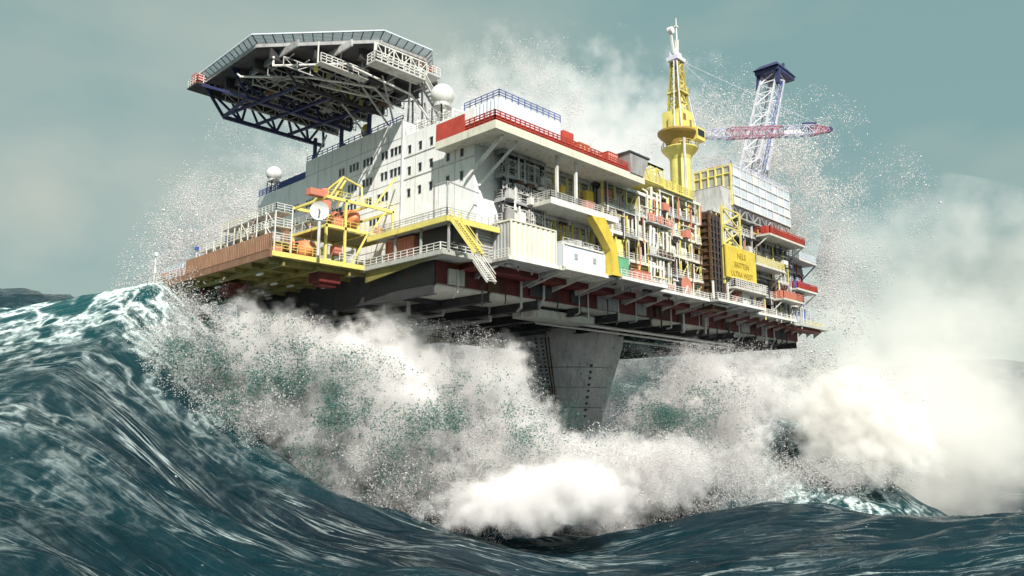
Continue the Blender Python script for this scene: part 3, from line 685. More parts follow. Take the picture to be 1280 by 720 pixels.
MB()._add([(93.2,64.4,37.2),(96.6,64.4,37.2),(96.6,67,37.2),(93.2,67,37.2),(92.6,64.1,40.4),(97.8,64.1,40.4),(97.8,67.4,40.4),(92.6,67.4,40.4)],[(3,2,1,0),(0,1,5,4),(1,2,6,5),(2,3,7,6),(3,0,4,7)]).build('tub', grey, t)
MB().box(92.5,97.9,64.0,64.2,40.2,40.5).box(92.5,92.7,64.2,67.4,40.2,40.5).build('rim', dark, t)
# ---- crane
t = thing('pedestal_crane', 'tall yellow pedestal crane with a tapering mast and white masthead', 'crane', (130.5, 78, 36))
cx, cy = 130.5, 78
MB().lathe([(2.1,34),(2.1,51.6),(2.4,52.4),(3.2,53.3),(3.7,53.9),(3.7,54.1)],(cx,cy),32).build('pedestal', paleyel, t, smooth=False)
MB().rail([(cx+3.7*math.cos(a),cy+3.7*math.sin(a),54.1) for a in np.linspace(0,2*math.pi,13)],1.0,2,.08,2).build('collar_railing', paleyel, t)
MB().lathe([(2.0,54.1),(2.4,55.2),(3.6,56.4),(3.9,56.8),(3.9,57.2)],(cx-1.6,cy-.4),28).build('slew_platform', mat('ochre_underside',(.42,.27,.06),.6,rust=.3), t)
c = MB().box(cx-2.7,cx+1.6,cy-2.4,cy+2.2,57.2,61.8).box(cx+1.6,cx+3.4,cy-2.0,cy+1.8,57.2,60.0).box(cx-3.2,cx-2.7,cy-1.5,cy+.5,57.2,60.6).build('machinery_house', paleyel, t)
MB().box(cx-2.2,cx-1.2,cy-2.44,cy-2.4,59.4,60.8).build('house_window', brown, c); MB().box(cx+.2,cx+1.0,cy-2.44,cy-2.4,58.6,60.0).build('house_window', brown, c)
c = MB().box(cx+.3,cx+3.4,cy-4.0,cy-2.62,55.6,58.2).build('operator_cab', paleyel, t)
MB().box(cx+.6,cx+3.1,cy-4.05,cy-4.0,56.4,57.8).build('cab_window', glass, c)
bot = [(cx-1.7,cy-1.5,61.8),(cx+1.5,cy-1.5,61.8),(cx+1.5,cy+1.3,61.8),(cx-1.7,cy+1.3,61.8)]
top = [(cx-.9,cy-.9,73.2),(cx+.7,cy-.9,73.2),(cx+.7,cy+.7,73.2),(cx-.9,cy+.7,73.2)]
MB().tower(bot, top, 5, .42, .2).build('mast', paleyel, t)
MB().lathe([(1.3,61.8),(1.0,66),(.5,71)],(cx-.1,cy-.1),12).build('mast_core', paleyel, t)
MB().box(cx-1.8,cx+1.6,cy-1.8,cy+1.6,66,66.3).rail([(cx-1.8,cy-1.8,66.3),(cx+1.6,cy-1.8,66.3),(cx+1.6,cy+1.6,66.3)],1,1,.08,2).build('mast_landing', paleyel, t)
MB().tube((cx+3.6,cy-2.5,56),(cx+.8,cy-.6,72.5),.14).tube((cx+3.8,cy-.5,56),(cx+.9,cy,72.5),.1).tube((cx-3.5,cy-1,57.5),(cx-1.6,cy-.4,74),.12).tube((cx-3.0,cy-2.4,57.5),(cx-1.5,cy-1,73.4),.14).tube((cx+3.2,cy+1,57.4),(cx+1,cy+.6,73.4),.14).build('stay', lilac, t)
h = MB().box(cx-1.9,cx+1.4,cy-1.4,cy+1.2,73.2,74).box(cx-1.6,cx+.9,cy-.8,cy+.6,74,75.2).build('masthead', lilac, t)
MB().beam((cx-1.5,cy-.4,74.5),(cx-2.1,cy-.2,79),.4).tube((cx-2.1,cy-.7,79.6),(cx-2.1,cy+.3,79.6),.75,14).beam((cx-1.4,cy-.4,74.6),(cx+.3,cy,76.5),.35).build('sheave_arm', white, h)
MB().tube((cx+.5,cy,74),(cx+.5,cy,83.5),.28,8,.10).beam((cx+.1,cy,81.6),(cx+.9,cy,81.6),.5,.3).beam((cx+.3,cy,75),(cx+.5,cy,78.5),.6).build('spire', white, h)
MB().pipe([(cx-3.2,cy-3,39),(cx-3.2,cy-3,55)],.3).build('access_ladder', ltgrey, t)
# boom: square lattice slewed towards the viewer's right
def lattice_boom(P, Q_, w0, w1, n, m, name, parent, wd=.2, lac=.11):
    P = Vector(P); Q_ = Vector(Q_); d = (Q_-P).normalized(); s = d.cross(Vector((0,0,1))).normalized(); u = s.cross(d)
    bt = [P+s*a*w0/2+u*b*w0/2 for a,b in ((-1,-1),(1,-1),(1,1),(-1,1))]; tp = [Q_+s*a*w1/2+u*b*w1/2 for a,b in ((-1,-1),(1,-1),(1,1),(-1,1))]
    return MB().tower(bt, tp, n, wd, lac).build(name, m, parent), d, s, u
P0 = Vector((134.0, 75.5, 57.6)); P1 = Vector((160, 58.5, 61.4))
def bl(f): return P0.lerp(P1, f)
lattice_boom(bl(0), bl(.22), 1.2, 1.9, 4, lilac, 'boom_section', t)
lattice_boom(bl(.22), bl(.62), 1.9, 1.9, 8, pink, 'boom_section', t)
_, d, s, u = lattice_boom(bl(.62), bl(.86), 1.9, 1.9, 4, lilac, 'boom_section', t)
lattice_boom(bl(.86), bl(.99), 1.9, .8, 3, pink, 'boom_section', t, .22, .14)
MB().beam(bl(.66)-s*.98, bl(.82)-s*.98, .08, 1.2).build('boom_sign', white, t)
MB().beam(bl(.24)+u*.95, bl(.6)+u*.95, .5, .08).build('boom_walkway', lilac, t)
MB().tube(bl(1)-s*.4, bl(1)+s*.4, .6, 14).beam(bl(.8)+u*1.5, bl(.9)+u*1.5, .7, .5).build('boom_tip_sheave', navy, t)
MB().tube(bl(.97)+u*.6, (cx+.5,cy-.8,73.5), .05, 5).tube(bl(.4)+u*1.3, (cx+.5,cy-.8,73.5), .05, 5).build('luffing_rope', lilac, t)
# ---- second lattice tower with navy head
t = thing('lattice_tower', 'white leaning lattice tower with a navy blue head behind the clad module', 'lattice tower', (152, 74, 49))
B0 = Vector((151.5,73.5,49.3)); B1 = Vector((167.3,73.5,81))
lattice_boom(B0, B1, 4.4, 3.8, 10, mat('pale_lattice',(.84,.84,.90),.45,var=.1), 'lattice_mast', t, .42, .2)
dd = (B1-B0).normalized()
MB().box(163.6,172.8,70.6,76.4,81.0,82.0)._add([(163.0,70.4,82.0),(173.4,70.4,82.0),(173.4,76.6,82.0),(163.0,76.6,82.0),(165,71.4,83.6),(171,71.4,83.6),(171,75.6,83.6),(165,75.6,83.6)],[(0,1,5,4),(1,2,6,5),(2,3,7,6),(3,0,4,7),(4,5,6,7)]).build('head', navy, t)
MB().beam((164.6,71,81),(163.8,71,77.5),.9).build('sheave_block', navy, t); MB().beam((164.6,76,81),(163.8,76,77.5),.6).build('sheave_block', navy, t); MB().tube((170,72,83.6),(170,72,85),.35).build('beacon', navy, t)
MB().truss(B0+Vector((-.9,-2.6,0)),B1+Vector((-.9,-2.2,-2)),B0+Vector((.3,-2.6,0)),B1+Vector((.3,-2.2,-2)),22,.08,.06).build('ladder', blue, t)
# ---- white clad module
t = thing('clad_module', 'white panelled module with yellow side frame raised on trusses', 'module', (146, 72, 41))
MB().box(133.2,159,68.2,76.5,41.0,49.2).build('shell', bluew, t)
for k in range(9):
    for j in range(4):
        m_ = bluew if (k*7+j*3) % 5 else white
        MB().box(133.6+2.83*k,135.95+2.83*k,68.05,68.2,41.35+1.95*j,43.0+1.95*j).build('panel', mat('panel_tint', (.58,.64,.72), .4, var=.2) if (k+j) % 3 else m_, t)
b = MB()
for k in range(10): b.beam((133.4+2.83*k,68.0,41),(133.4+2.83*k,68.0,49.3),.2)
for j in range(5): b.beam((133.2,67.95,41.1+1.99*j),(159.1,67.95,41.1+1.99*j),.18)
b.build('mullion', white, t)
MB().box(132.95,133.19,68.3,76.5,41.2,49.0).build('shade_grey_side', grey, t)  # shade of the white module's left face, put into the colour as grey
b = MB()
for k in range(6): b.beam((132.8,68.2+1.64*k,40.8),(132.8,68.2+1.64*k,49.3),.28)
for z in (41,44.5,47.5,49.2): b.beam((132.8,68.2,z),(132.8,76.4,z),.2)
b.build('side_frame', paleyel, t)
MB().rail([(133.2,76.5,49.2),(133.2,68.2,49.2),(159,68.2,49.2)],.9,1.8,.1,2).build('roof_rail', lilac, t)
b = MB()
for k in range(7): b.box(134+2.2*k,135.4+2.2*k,71,74,49.2,49.9+.6*(k%3))
b.build('roof_unit', red, t)
MB().truss((133.2,68.3,41),(159,68.3,41),(133.2,68.3,38.8),(159,68.3,38.8),9,.3,.2).truss((133.2,72,41),(159,72,41),(133.2,72,38.8),(159,72,38.8),9,.3,.2).build('support_truss', grey, t)
cabinet(128.8,133,68.4,75,33.6,44.0,ltgrey,'tall light grey shaft casing below the side of the clad module')
# ---- rusty column, sign
t = thing('rusty_column', 'thick rusty brown lattice column beside the yellow sign', 'column', (123.5, 67, 19))
MB().box(121.6,125.6,67.2,70.4,19,37).build('core', rusty, t)
b = MB()
for k in range(14): z = 19.6+1.25*k; b.beam((121.4,67.0,z),(125.8,67.0,z),.22).beam((121.4,67,z),(121.4,70.4,z),.2)
b.beam((121.4,67,19),(121.4,67,37.2),.4).beam((125.8,67,19),(125.8,67,37.2),.4).build('collar_ring', rusty, t)
for x in (122.4,123.6,124.8): MB().tube((x,66.8,19.5),(x,66.8,36.5),.2).build('cable', dark, t)
MB().beam((126.3,66.6,20),(126.3,66.6,38),.3).beam((121,66.6,19.6),(121,66.6,24),.3).beam((121,66.6,19.8),(126.3,66.6,19.8),.3).build('guard_frame', white, t)
t = thing('yellow_sign', 'yellow board with faint brown lettering hung on the front right', 'sign', (130, 66, 25))
MB().box(124.6,136.4,65.7,65.95,25.2,31.2).build('board', yellow, t)
MB().beam((124.6,66.1,25.1),(136.4,66.1,25.1),.2).beam((124.6,66.1,31.3),(136.4,66.1,31.3),.2).build('frame', paleyel, t)
for s_, z, sz in (('NELS', 29.2, 1.55), ('BRITTEN', 27.4, 1.5), ('ULTRA WEST', 25.65, 1.45)):
    c = bpy.data.curves.new('lettering', 'FONT'); c.body = s_; c.size = sz; c.align_x = 'CENTER'; c.extrude = .02; c.materials.append(textbrown)
    tmp = bpy.data.objects.new('lettering_curve', c); me = bpy.data.meshes.new_from_object(tmp); bpy.data.objects.remove(tmp); o = bpy.data.objects.new('lettering', me); COL.objects.link(o); o.parent = t; o.location = (130.5-130, 65.66-66, z-25); o.rotation_euler = (math.pi/2, 0, 0)
t = thing('sign_gantry', 'pale yellow lattice frame standing above the yellow sign', 'lattice', (128, 66.5, 31))
MB().truss((125,66.4,31.5),(125,66.4,38.5),(132,66.4,31.5),(132,66.4,38.5),2,.3,.22,'X').beam((125,66.4,24),(125,66.4,39),.34).build('lattice', paleyel, t)
# ---- right-hand modules and balconies
module('east_module','stacked open galleries under the clad module at the right end',126,158,68.8,80,(20.6,24.4,28.4,32.2,36.0,38.8),8,grey,ltgrey,white,31,4,(grey,white,salmon,cream,rusty,ltgrey,dark,paleyel))
module('end_module','narrow galleries at the far right end of the platform',158,170,70.5,80,(20.6,24.4,28.4,32.2,36.0),3,blue,ltgrey,bluew,37,4,(grey,bluew,red,ltgrey))
def balcony(x0,x1,y0,y1,z,rm,label,box_m=None):
    t = thing('balcony', label, 'balcony', ((x0+x1)/2,y0,z))
    MB().box(x0,x1,y0,y1,z-.4,z).build('floor', soffit, t)
    MB().rail([(x0+.05,y1,z),(x0+.05,y0+.05,z),(x1-.05,y0+.05,z),(x1-.05,y1,z)],1.5,.9,.12,4).build('railing', rm, t)
    if rm in (red, dkred): MB().box(x0+.1,x1-.1,y0+.1,y0+.14,z+.1,z+1.1).build('kick_panel', rm, t)
    for x in (x0+.4, x1-.4): MB().beam((x,y0+.3,z-.4),(x,y1,z-3.2),.22).build('strut', white if rm is not bluew else blue, t)
    if box_m: MB().box(x0+1,x1-1,y0+1.2,y0+2.4,z,z+1.9).build('locker', box_m, t)
balcony(143,160,65.5,70,36.6,red,'red-railed balcony just under the clad module',red)
balcony(158,171,67.5,71,34.4,bluew,'bluish white balcony with blue struts at the upper right end')
balcony(163,174,69,73,28.2,red,'red-railed balcony with a blue locker at the right end',blue)
balcony(136.8,150,65.8,69,29.6,paleyel,'yellow-railed balcony right of the yellow sign',ltgrey)
balcony(126.5,140,65.2,69,23.6,white,'white-railed balcony under the yellow sign')
balcony(150,160,66.5,70,24.2,salmon,'salmon-railed balcony low on the right',salmon)
stair((128,66.4,20.6),(133,66.4,24.3),(0,1.2,0),salmon,'salmon stair under the yellow sign')
for i,(x,y,h,lab) in enumerate(((176,73,5,'thin whip antenna on the right deck tip'),(181,74,7,'tall thin whip antenna at the outermost right deck corner'))):
    t = thing('whip_antenna', lab, 'antenna', (x,y,20.6))
    MB().tube((x,y,20.5),(x,y,20.6+h),.09,6,.04).build('rod', lilac, t); MB().beam((x-1,y,20.6+h*.7),(x+1,y,20.6+h*.7),.07).build('cross_arm', lilac, t)
cabinet(162,166,71.5,74,20.6,23.4,bluew,'bluish white cabinet low at the right end of the deck')
cabinet(168.5,173,72.5,75,20.6,22.8,ltgrey,'grey cabinet beside the last railing at the right end')
for i,(x,y,m,lab) in enumerate(((133.5,67.5,white,'white drum on the deck under the yellow sign'),(146,70.2,red,'red drum in front of the right-hand galleries'),(113,68.0,dark,'dark hose reel in front of the pipe racks'))):
    t = thing('hose_reel' if i == 2 else 'drum', lab, 'reel' if i == 2 else 'drum', (x,y,20.6))
    MB().tube((x,y-.7,22.1),(x,y+.7,22.1),1.3,18).build('coil', m, t); MB().tube((x,y-.85,22.1),(x,y-.7,22.1),1.6,20).tube((x,y+.7,22.1),(x,y+.85,22.1),1.6,20).build('flange', salmon if i==2 else m, t)
    MB().beam((x-1,y-.95,20.5),(x,y-.95,22.1),.15).beam((x+1,y-.95,20.5),(x,y-.95,22.1),.15).build('stand', white, t)
# bulk of the platform behind the front modules
t = thing('central_module', 'plain grey bulk of the modules behind the front galleries', 'module', (125, 100, ZD))
MB().box(92.1,126,80.1,118,ZD,35.5).build('shell', grey, t)
MB().box(126.1,165,80.1,118,ZD,40).build('shell', ltgrey, t)
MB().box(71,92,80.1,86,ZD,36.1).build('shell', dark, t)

# ================================================================== SEA
def sstep(a, b, x):
    t = np.clip((x-a)/(b-a), 0, 1); return t*t*(3-2*t)
def macro(l, w):
    z = np.full_like(l, -15.0)
    S = np.clip((9-l)/62, 0, 1)**1.75
    g = np.where(w < 112, np.clip((w-18)/94, 0, 1)**1.8, .25+.75*np.exp(-((w-112)/34)**2))
    z = z + (34.0+3.5*np.exp(-((l+47)/16)**2)-2.5*sstep(-60,-110,l))*S*g
    Sr = sstep(2, 42, l)
    gr = np.where(w < 96, np.clip((w-50)/46, 0, 1)**1.3, np.exp(-((w-96)/18)**2))
    z = z + 5.0*Sr*gr
    z = z + 1.5*np.exp(-((l-26)/12)**2-((w-100)/12)**2)
    z = z - .135*np.clip(w-98, 0, 165)*sstep(4, 34, l)
    z = z + 27*np.exp(-(np.abs(l-62)/30)**2.3-((w-184)/17)**2)              # breaker beyond the right-hand swell
    far = np.exp(-((w-430)/95)**2)*(76 - 8*sstep(20, 200, l))
    far = far*(1+.05*np.sin(l*.021+1.3)+.03*np.sin(l*.057))
    z = z + far*sstep(200, 400, w)
    return z
WAVES = []
for i in range(70):
    lam = 1.6*(24/1.6)**(i/69.0); th = RNG.normal(0, .55)
    WAVES.append((2*math.pi/lam, th, RNG.uniform(0, 6.28), .020*lam*(.6+.8*RNG.random())))
def chop(l, w):
    z = np.zeros_like(l)
    lx = l + 3*np.sin(w*.07) + 2*np.sin(l*.05+1); wx = w + 5*np.sin(l*.045+.6) + 2.2*np.sin(l*.11+w*.05)
    near = 1
    for k, th, ph, a in WAVES:
        q = k*(wx*math.cos(th)+.45*lx*math.sin(th))+ph
        fade = np.clip(2.2-(w*k/2/math.pi)*.0, 0, 1)
        z += a*(1-2*np.abs(np.sin(q*.5)))*.75*fade
    return z
def sea_z(l, w):
    l = np.asarray(l, float); w = np.asarray(w, float)
    r = np.hypot(l, w)
    return macro(l, w) + chop(l, w)*np.clip(1.0-(r-700)/1500, .1, 1)*sstep(12, 60, r)*.9*(1-.6*np.exp(-((l-62)/40)**2-((w-182)/22)**2))
az = np.concatenate([np.linspace(-180, -60, 50)[:-1], np.linspace(-60, 60, 620), np.linspace(60, 180, 50)[1:-1]])
rr = np.concatenate([np.linspace(3, 28, 20)[:-1], np.geomspace(28, 330, 620)[:-1], np.geomspace(330, 9000, 120)])
A, Rr = np.meshgrid(np.radians(az), rr, indexing='ij')
Lg = Rr*np.sin(A); Wg = Rr*np.cos(A); Zg = sea_z(Lg, Wg)
na, nr = A.shape
X = RT[0]*Lg+FW[0]*Wg; Y = RT[1]*Lg+FW[1]*Wg
V = np.stack([X, Y, Zg], -1).reshape(-1, 3)
ii, jj = np.meshgrid(np.arange(na), np.arange(nr-1), indexing='ij'); i2 = (ii+1) % na
Q = np.stack([ii*nr+jj, i2*nr+jj, i2*nr+jj+1, ii*nr+jj+1], -1).reshape(-1, 4)[:, ::-1]
def np_mesh(name, V, Q):
    me = bpy.data.meshes.new(name); k = Q.shape[1]
    me.vertices.add(len(V)); me.vertices.foreach_set('co', V.astype(np.float32).ravel())
    me.loops.add(Q.size); me.loops.foreach_set('vertex_index', Q.astype(np.int32).ravel())
    me.polygons.add(len(Q)); me.polygons.foreach_set('loop_start', np.arange(0, Q.size, k, dtype=np.int32))
    me.update(calc_edges=True); me.validate(); return me
me = np_mesh('sea', V, Q)
me.polygons.foreach_set('use_smooth', np.ones(len(Q), bool))
# streak coordinates and the places where foam lies on the water
at = me.attributes.new('flow', 'FLOAT_VECTOR', 'POINT')
wx = Wg + 5*np.sin(Lg*.045+.6) + 2.2*np.sin(Lg*.11+Wg*.05)
at.data.foreach_set('vector', np.stack([Lg, wx, np.zeros_like(Lg)], -1).astype(np.float32).ravel())
fm = np.exp(-((Wg-113)/15)**2)*sstep(-14, -40, Lg)*1.8
fm = np.maximum(fm, .55*np.exp(-((Lg+58)/16)**2-((Wg-75)/14)**2))
fm = np.maximum(fm, 1.0*np.exp(-((Lg-70)/18)**2-((Wg-172)/16)**2)*1.6)
fa = me.attributes.new('foam', 'FLOAT', 'POINT'); fa.data.foreach_set('value', fm.astype(np.float32).ravel())
sea = bpy.data.objects.new('sea', me); COL.objects.link(sea); sea['kind'] = 'structure'; sea['label'] = 'dark teal storm sea with streaks of foam'; 
m = bpy.data.materials.new('sea_water'); m.use_nodes = True; nt = m.node_tree; n = nt.nodes; L = nt.links; b = n['Principled BSDF']
def N(t, **k):
    x = n.new(t)
    for a, v in k.items(): setattr(x, a, v)
    return x
def math_(op, a, bv=None):
    x = N('ShaderNodeMath', operation=op)
    for i, q in enumerate((a, bv)):
        if q is None: continue
        if isinstance(q, (int, float)): x.inputs[i].default_value = q
        else: L.new(q, x.inputs[i])
    return x.outputs[0]
fl = N('ShaderNodeAttribute', attribute_name='flow'); fo = N('ShaderNodeAttribute', attribute_name='foam'); geo = N('ShaderNodeNewGeometry')
def noise(vec, scale, detail=6, rough=.6, dist=0.0):
    x = N('ShaderNodeTexNoise'); x.inputs['Scale'].default_value = scale; x.inputs['Detail'].default_value = detail; x.inputs['Roughness'].default_value = rough; x.inputs['Distortion'].default_value = dist
    L.new(vec, x.inputs['Vector']); return x.outputs['Fac']
def mapping(vec, sc, rot=0):
    x = N('ShaderNodeMapping'); x.inputs['Scale'].default_value = sc; x.inputs['Rotation'].default_value = (0, 0, rot); L.new(vec, x.inputs['Vector']); return x.outputs['Vector']
def ramp(f, *st):
    x = N('ShaderNodeValToRGB'); e = x.color_ramp.elements
    while len(e) < len(st): e.new(.5)
    for q, (p, c) in zip(e, st): q.position = p; q.color = (c, c, c, 1) if isinstance(c, (int, float)) else (*c, 1)
    L.new(f, x.inputs['Fac']); return x.outputs['Color']
st = mapping(fl.outputs['Vector'], (.032, .50, 1))
n1 = noise(st, 1.0, 7, .62, .6)
ridge = math_('SUBTRACT', 1.0, math_('MULTIPLY', math_('ABSOLUTE', math_('SUBTRACT', n1, .5)), 2.0))
thin = ramp(ridge, (.965, 0.0), (.996, 1.0))
patch = ramp(noise(mapping(fl.outputs['Vector'], (.03, .07, 1)), 1.0, 4), (.50, 0.0), (.68, 1.0))
streak = math_('MULTIPLY', math_('MULTIPLY', math_('MULTIPLY', thin, patch), .9), ramp(noise(mapping(fl.outputs['Vector'], (.25, 1.8, 1)), 1.0, 8, .7), (.38, .1), (.58, 1.0)))
st2 = mapping(fl.outputs['Vector'], (.10, 2.2, 1))
n2 = noise(st2, 1.0, 6, .6, .4)
n4 = noise(mapping(fl.outputs['Vector'], (.06, 1.3, 1)), 1.0, 6, .6, .3)
rid4 = math_('SUBTRACT', 1.0, math_('MULTIPLY', math_('ABSOLUTE', math_('SUBTRACT', n4, .5)), 2.0))
hair = math_('MULTIPLY', math_('MULTIPLY', ramp(rid4, (.955, 0.0), (.99, 1.0)), ramp(noise(mapping(fl.outputs['Vector'], (.05, .12, 1)), 1.3, 5), (.50, 0.0), (.70, 1.0))), .34)
fleck = math_('MULTIPLY', ramp(noise(mapping(fl.outputs['Vector'], (.8, 1.6, 1)), 1.0, 3, .5), (.72, 0.0), (.77, 1.0)), .5)
fine = math_('ADD', math_('ADD', math_('MULTIPLY', ramp(n2, (.62, 0.0), (.80, 1.0)), .14), hair), fleck)
# lace foam near the crests
lace = N('ShaderNodeTexVoronoi', feature='DISTANCE_TO_EDGE'); lace.inputs['Scale'].default_value = .30
wv = N('ShaderNodeVectorMath', operation='ADD'); wn = N('ShaderNodeTexNoise'); wn.inputs['Scale'].default_value = .22; wn.inputs['Detail'].default_value = 5
L.new(geo.outputs['Position'], wn.inputs['Vector'])
ws = N('ShaderNodeVectorMath', operation='SCALE'); ws.inputs['Scale'].default_value = 9.0; L.new(wn.outputs['Color'], ws.inputs[0])
mpl = mapping(fl.outputs['Vector'], (.45, 1.0, 1))
L.new(mpl, wv.inputs[0]); L.new(ws.outputs['Vector'], wv.inputs[1]); L.new(wv.outputs['Vector'], lace.inputs['Vector'])
lc = ramp(lace.outputs['Distance'], (.035, 1.0), (.12, .3), (.26, 0.0))
big = ramp(noise(geo.outputs['Position'], .11, 5, .6), (.36, 0.0), (.52, 1.0))
brk = ramp(noise(mapping(fl.outputs['Vector'], (.35, 1.3, 1)), 1.0, 8, .72), (.40, .15), (.60, 1.0))
lacef = math_('MULTIPLY', brk, math_('MULTIPLY', math_('MULTIPLY', lc, fo.outputs['Fac']), math_('ADD', math_('MULTIPLY', big, .85), .04)))
foam = math_('MINIMUM', math_('ADD', math_('ADD', streak, fine), lacef), 1.0)
base = ramp(noise(mapping(fl.outputs['Vector'], (.02, .10, 1)), 1.0, 5), (.3, (.0012, .009, .015)), (.7, (.003, .024, .033)))
# thin water near the crests is greener
mxg = N('ShaderNodeMixRGB'); L.new(math_('MULTIPLY', fo.outputs['Fac'], .45), mxg.inputs['Fac']); L.new(base, mxg.inputs['Color1']); mxg.inputs['Color2'].default_value = (.010, .070, .076, 1)
mx = N('ShaderNodeMixRGB'); L.new(foam, mx.inputs['Fac']); L.new(mxg.outputs['Color'], mx.inputs['Color1']); mx.inputs['Color2'].default_value = (.70, .82, .82, 1)
L.new(mx.outputs['Color'], b.inputs['Base Color'])
b.inputs['IOR'].default_value = 1.33; b.inputs['Specular IOR Level'].default_value = .25
L.new(math_('ADD', math_('MULTIPLY', foam, .5), .14), b.inputs['Roughness'])
bp = N('ShaderNodeBump'); bp.inputs['Strength'].default_value = .75; bp.inputs['Distance'].default_value = .5
L.new(math_('ADD', math_('MULTIPLY', n2, 1.0), math_('MULTIPLY', noise(mapping(fl.outputs['Vector'], (.5, 2.2, 1)), 1.3, 6, .7), .6)), bp.inputs['Height'])
L.new(bp.outputs['Normal'], b.inputs['Normal'])
me.materials.append(m)

# ================================================================== SPRAY
def droplet_mesh(name, pts, rad, material, label):
    pts = np.asarray(pts, float); rad = np.asarray(rad, float); k = len(pts)
    o = np.array([(1,1,1),(-1,-1,1),(-1,1,-1),(1,-1,-1)], float)*.75
    st = 1+.9*RNG.random((k,1))*RNG.normal(0, 1, (k,3))**2*.4
    V = (pts[:,None,:]+o[None]*rad[:,None,None]*st[:,None,:]).reshape(-1, 3)
    f = np.array([(0,2,1),(0,1,3),(0,3,2),(1,2,3)])
    Q = (f[None]+4*np.arange(k)[:,None,None]).reshape(-1, 3)
    me = np_mesh(name, V, Q); me.polygons.foreach_set('use_smooth', np.ones(len(Q), bool)); me.materials.append(material)
    ob = bpy.data.objects.new(name, me); COL.objects.link(ob); tag(ob, label, None, None, 'stuff'); return ob
def spraymat(name, col):
    m = bpy.data.materials.new(name); m.use_nodes = True; nt = m.node_tree; nt.nodes.remove(nt.nodes['Principled BSDF'])
    d = nt.nodes.new('ShaderNodeBsdfDiffuse'); t = nt.nodes.new('ShaderNodeBsdfTranslucent'); a = nt.nodes.new('ShaderNodeMixShader')
    d.inputs['Color'].default_value = (*col, 1); t.inputs['Color'].default_value = (*col, 1); a.inputs['Fac'].default_value = .5
    nt.links.new(d.outputs[0], a.inputs[1]); nt.links.new(t.outputs[0], a.inputs[2]); nt.links.new(a.outputs[0], nt.nodes['Material Output'].inputs['Surface']); return m
SPRAY = spraymat('spray_droplets', (.96, .945, .945))
GREENW = spraymat('green_water', (.17, .36, .32))
def volmat(name, dens, scale, lo, hi, col=(.998, .988, .988), step=.15, aniso=-.15, detail=4, fall=1.0, low=.0):
    m = bpy.data.materials.new(name); m.use_nodes = True; nt = m.node_tree; n = nt.nodes; L = nt.links
    n.remove(n['Principled BSDF'])
    v = n.new('ShaderNodeVolumePrincipled'); v.inputs['Color'].default_value = (*col, 1); v.inputs['Anisotropy'].default_value = aniso
    tc = n.new('ShaderNodeTexCoord'); geo = n.new('ShaderNodeNewGeometry')
    nz = n.new('ShaderNodeTexNoise'); nz.inputs['Scale'].default_value = scale; nz.inputs['Detail'].default_value = detail; nz.inputs['Roughness'].default_value = .62
    L.new(geo.outputs['Position'], nz.inputs['Vector'])
    # soft towards the hull of the cloud: object space is a unit ball
    ln = n.new('ShaderNodeVectorMath'); ln.operation = 'LENGTH'; L.new(tc.outputs['Object'], ln.inputs[0])
    fr = n.new('ShaderNodeMapRange'); fr.inputs['From Min'].default_value = 0.0; fr.inputs['From Max'].default_value = 1.0; fr.inputs['To Min'].default_value = .5*fall; fr.inputs['To Max'].default_value = -.28*fall
    L.new(ln.outputs['Value'], fr.inputs['Value'])
    ad = n.new('ShaderNodeMath'); L.new(nz.outputs['Fac'], ad.inputs[0]); L.new(fr.outputs[0], ad.inputs[1])
    mr = n.new('ShaderNodeMapRange'); mr.inputs['From Min'].default_value = lo; mr.inputs['From Max'].default_value = hi; mr.inputs['To Min'].default_value = 0; mr.inputs['To Max'].default_value = dens
    n5 = n.new('ShaderNodeTexNoise'); n5.inputs['Scale'].default_value = scale*.16; n5.inputs['Detail'].default_value = 2; L.new(geo.outputs['Position'], n5.inputs['Vector'])
    m5 = n.new('ShaderNodeMath'); m5.operation = 'MULTIPLY_ADD'; m5.inputs[1].default_value = low; L.new(n5.outputs['Fac'], m5.inputs[0]); L.new(ad.outputs[0], m5.inputs[2])
    m6 = n.new('ShaderNodeMath'); m6.operation = 'SUBTRACT'; m6.inputs[1].default_value = .5*low; L.new(m5.outputs[0], m6.inputs[0])
    L.new(m6.outputs[0], mr.inputs['Value']); L.new(mr.outputs[0], v.inputs['Density'])
    L.new(v.outputs[0], n['Material Output'].inputs['Volume'])
    m.cycles.volume_step_rate = step
    return m
def cloud(name, l, w, z, rl, rw, rz, material, label, roll=0.0):
    me = bpy.data.meshes.new(name); bm = bmesh.new(); bmesh.ops.create_icosphere(bm, subdivisions=3, radius=1.0); bm.to_mesh(me); bm.free()
    me.materials.append(material); o = bpy.data.objects.new(name, me); COL.objects.link(o)
    o.location = lw(l, w, z); o.scale = (rl, rw, rz); o.rotation_euler = (0, roll, AZ-math.pi/2)
    tag(o, label, None, None, 'stuff'); return o
_T = RNG.random((32, 32, 32))
def vnoise(p):
    i = np.floor(p).astype(int); f = p-i; f = f*f*(3-2*f); r = 0
    for dx in (0, 1):
        for dy in (0, 1):
            for dz in (0, 1):
                wgt = (f[:,0] if dx else 1-f[:,0])*(f[:,1] if dy else 1-f[:,1])*(f[:,2] if dz else 1-f[:,2])
                r = r+wgt*_T[(i[:,0]+dx)%32, (i[:,1]+dy)%32, (i[:,2]+dz)%32]
    return r
def fbm(p, o=4):
    s = 0; a = 1; t = 0
    for k in range(o): s = s+a*vnoise(p*2**k+17.3*k); t += a; a *= .6
    return s/t
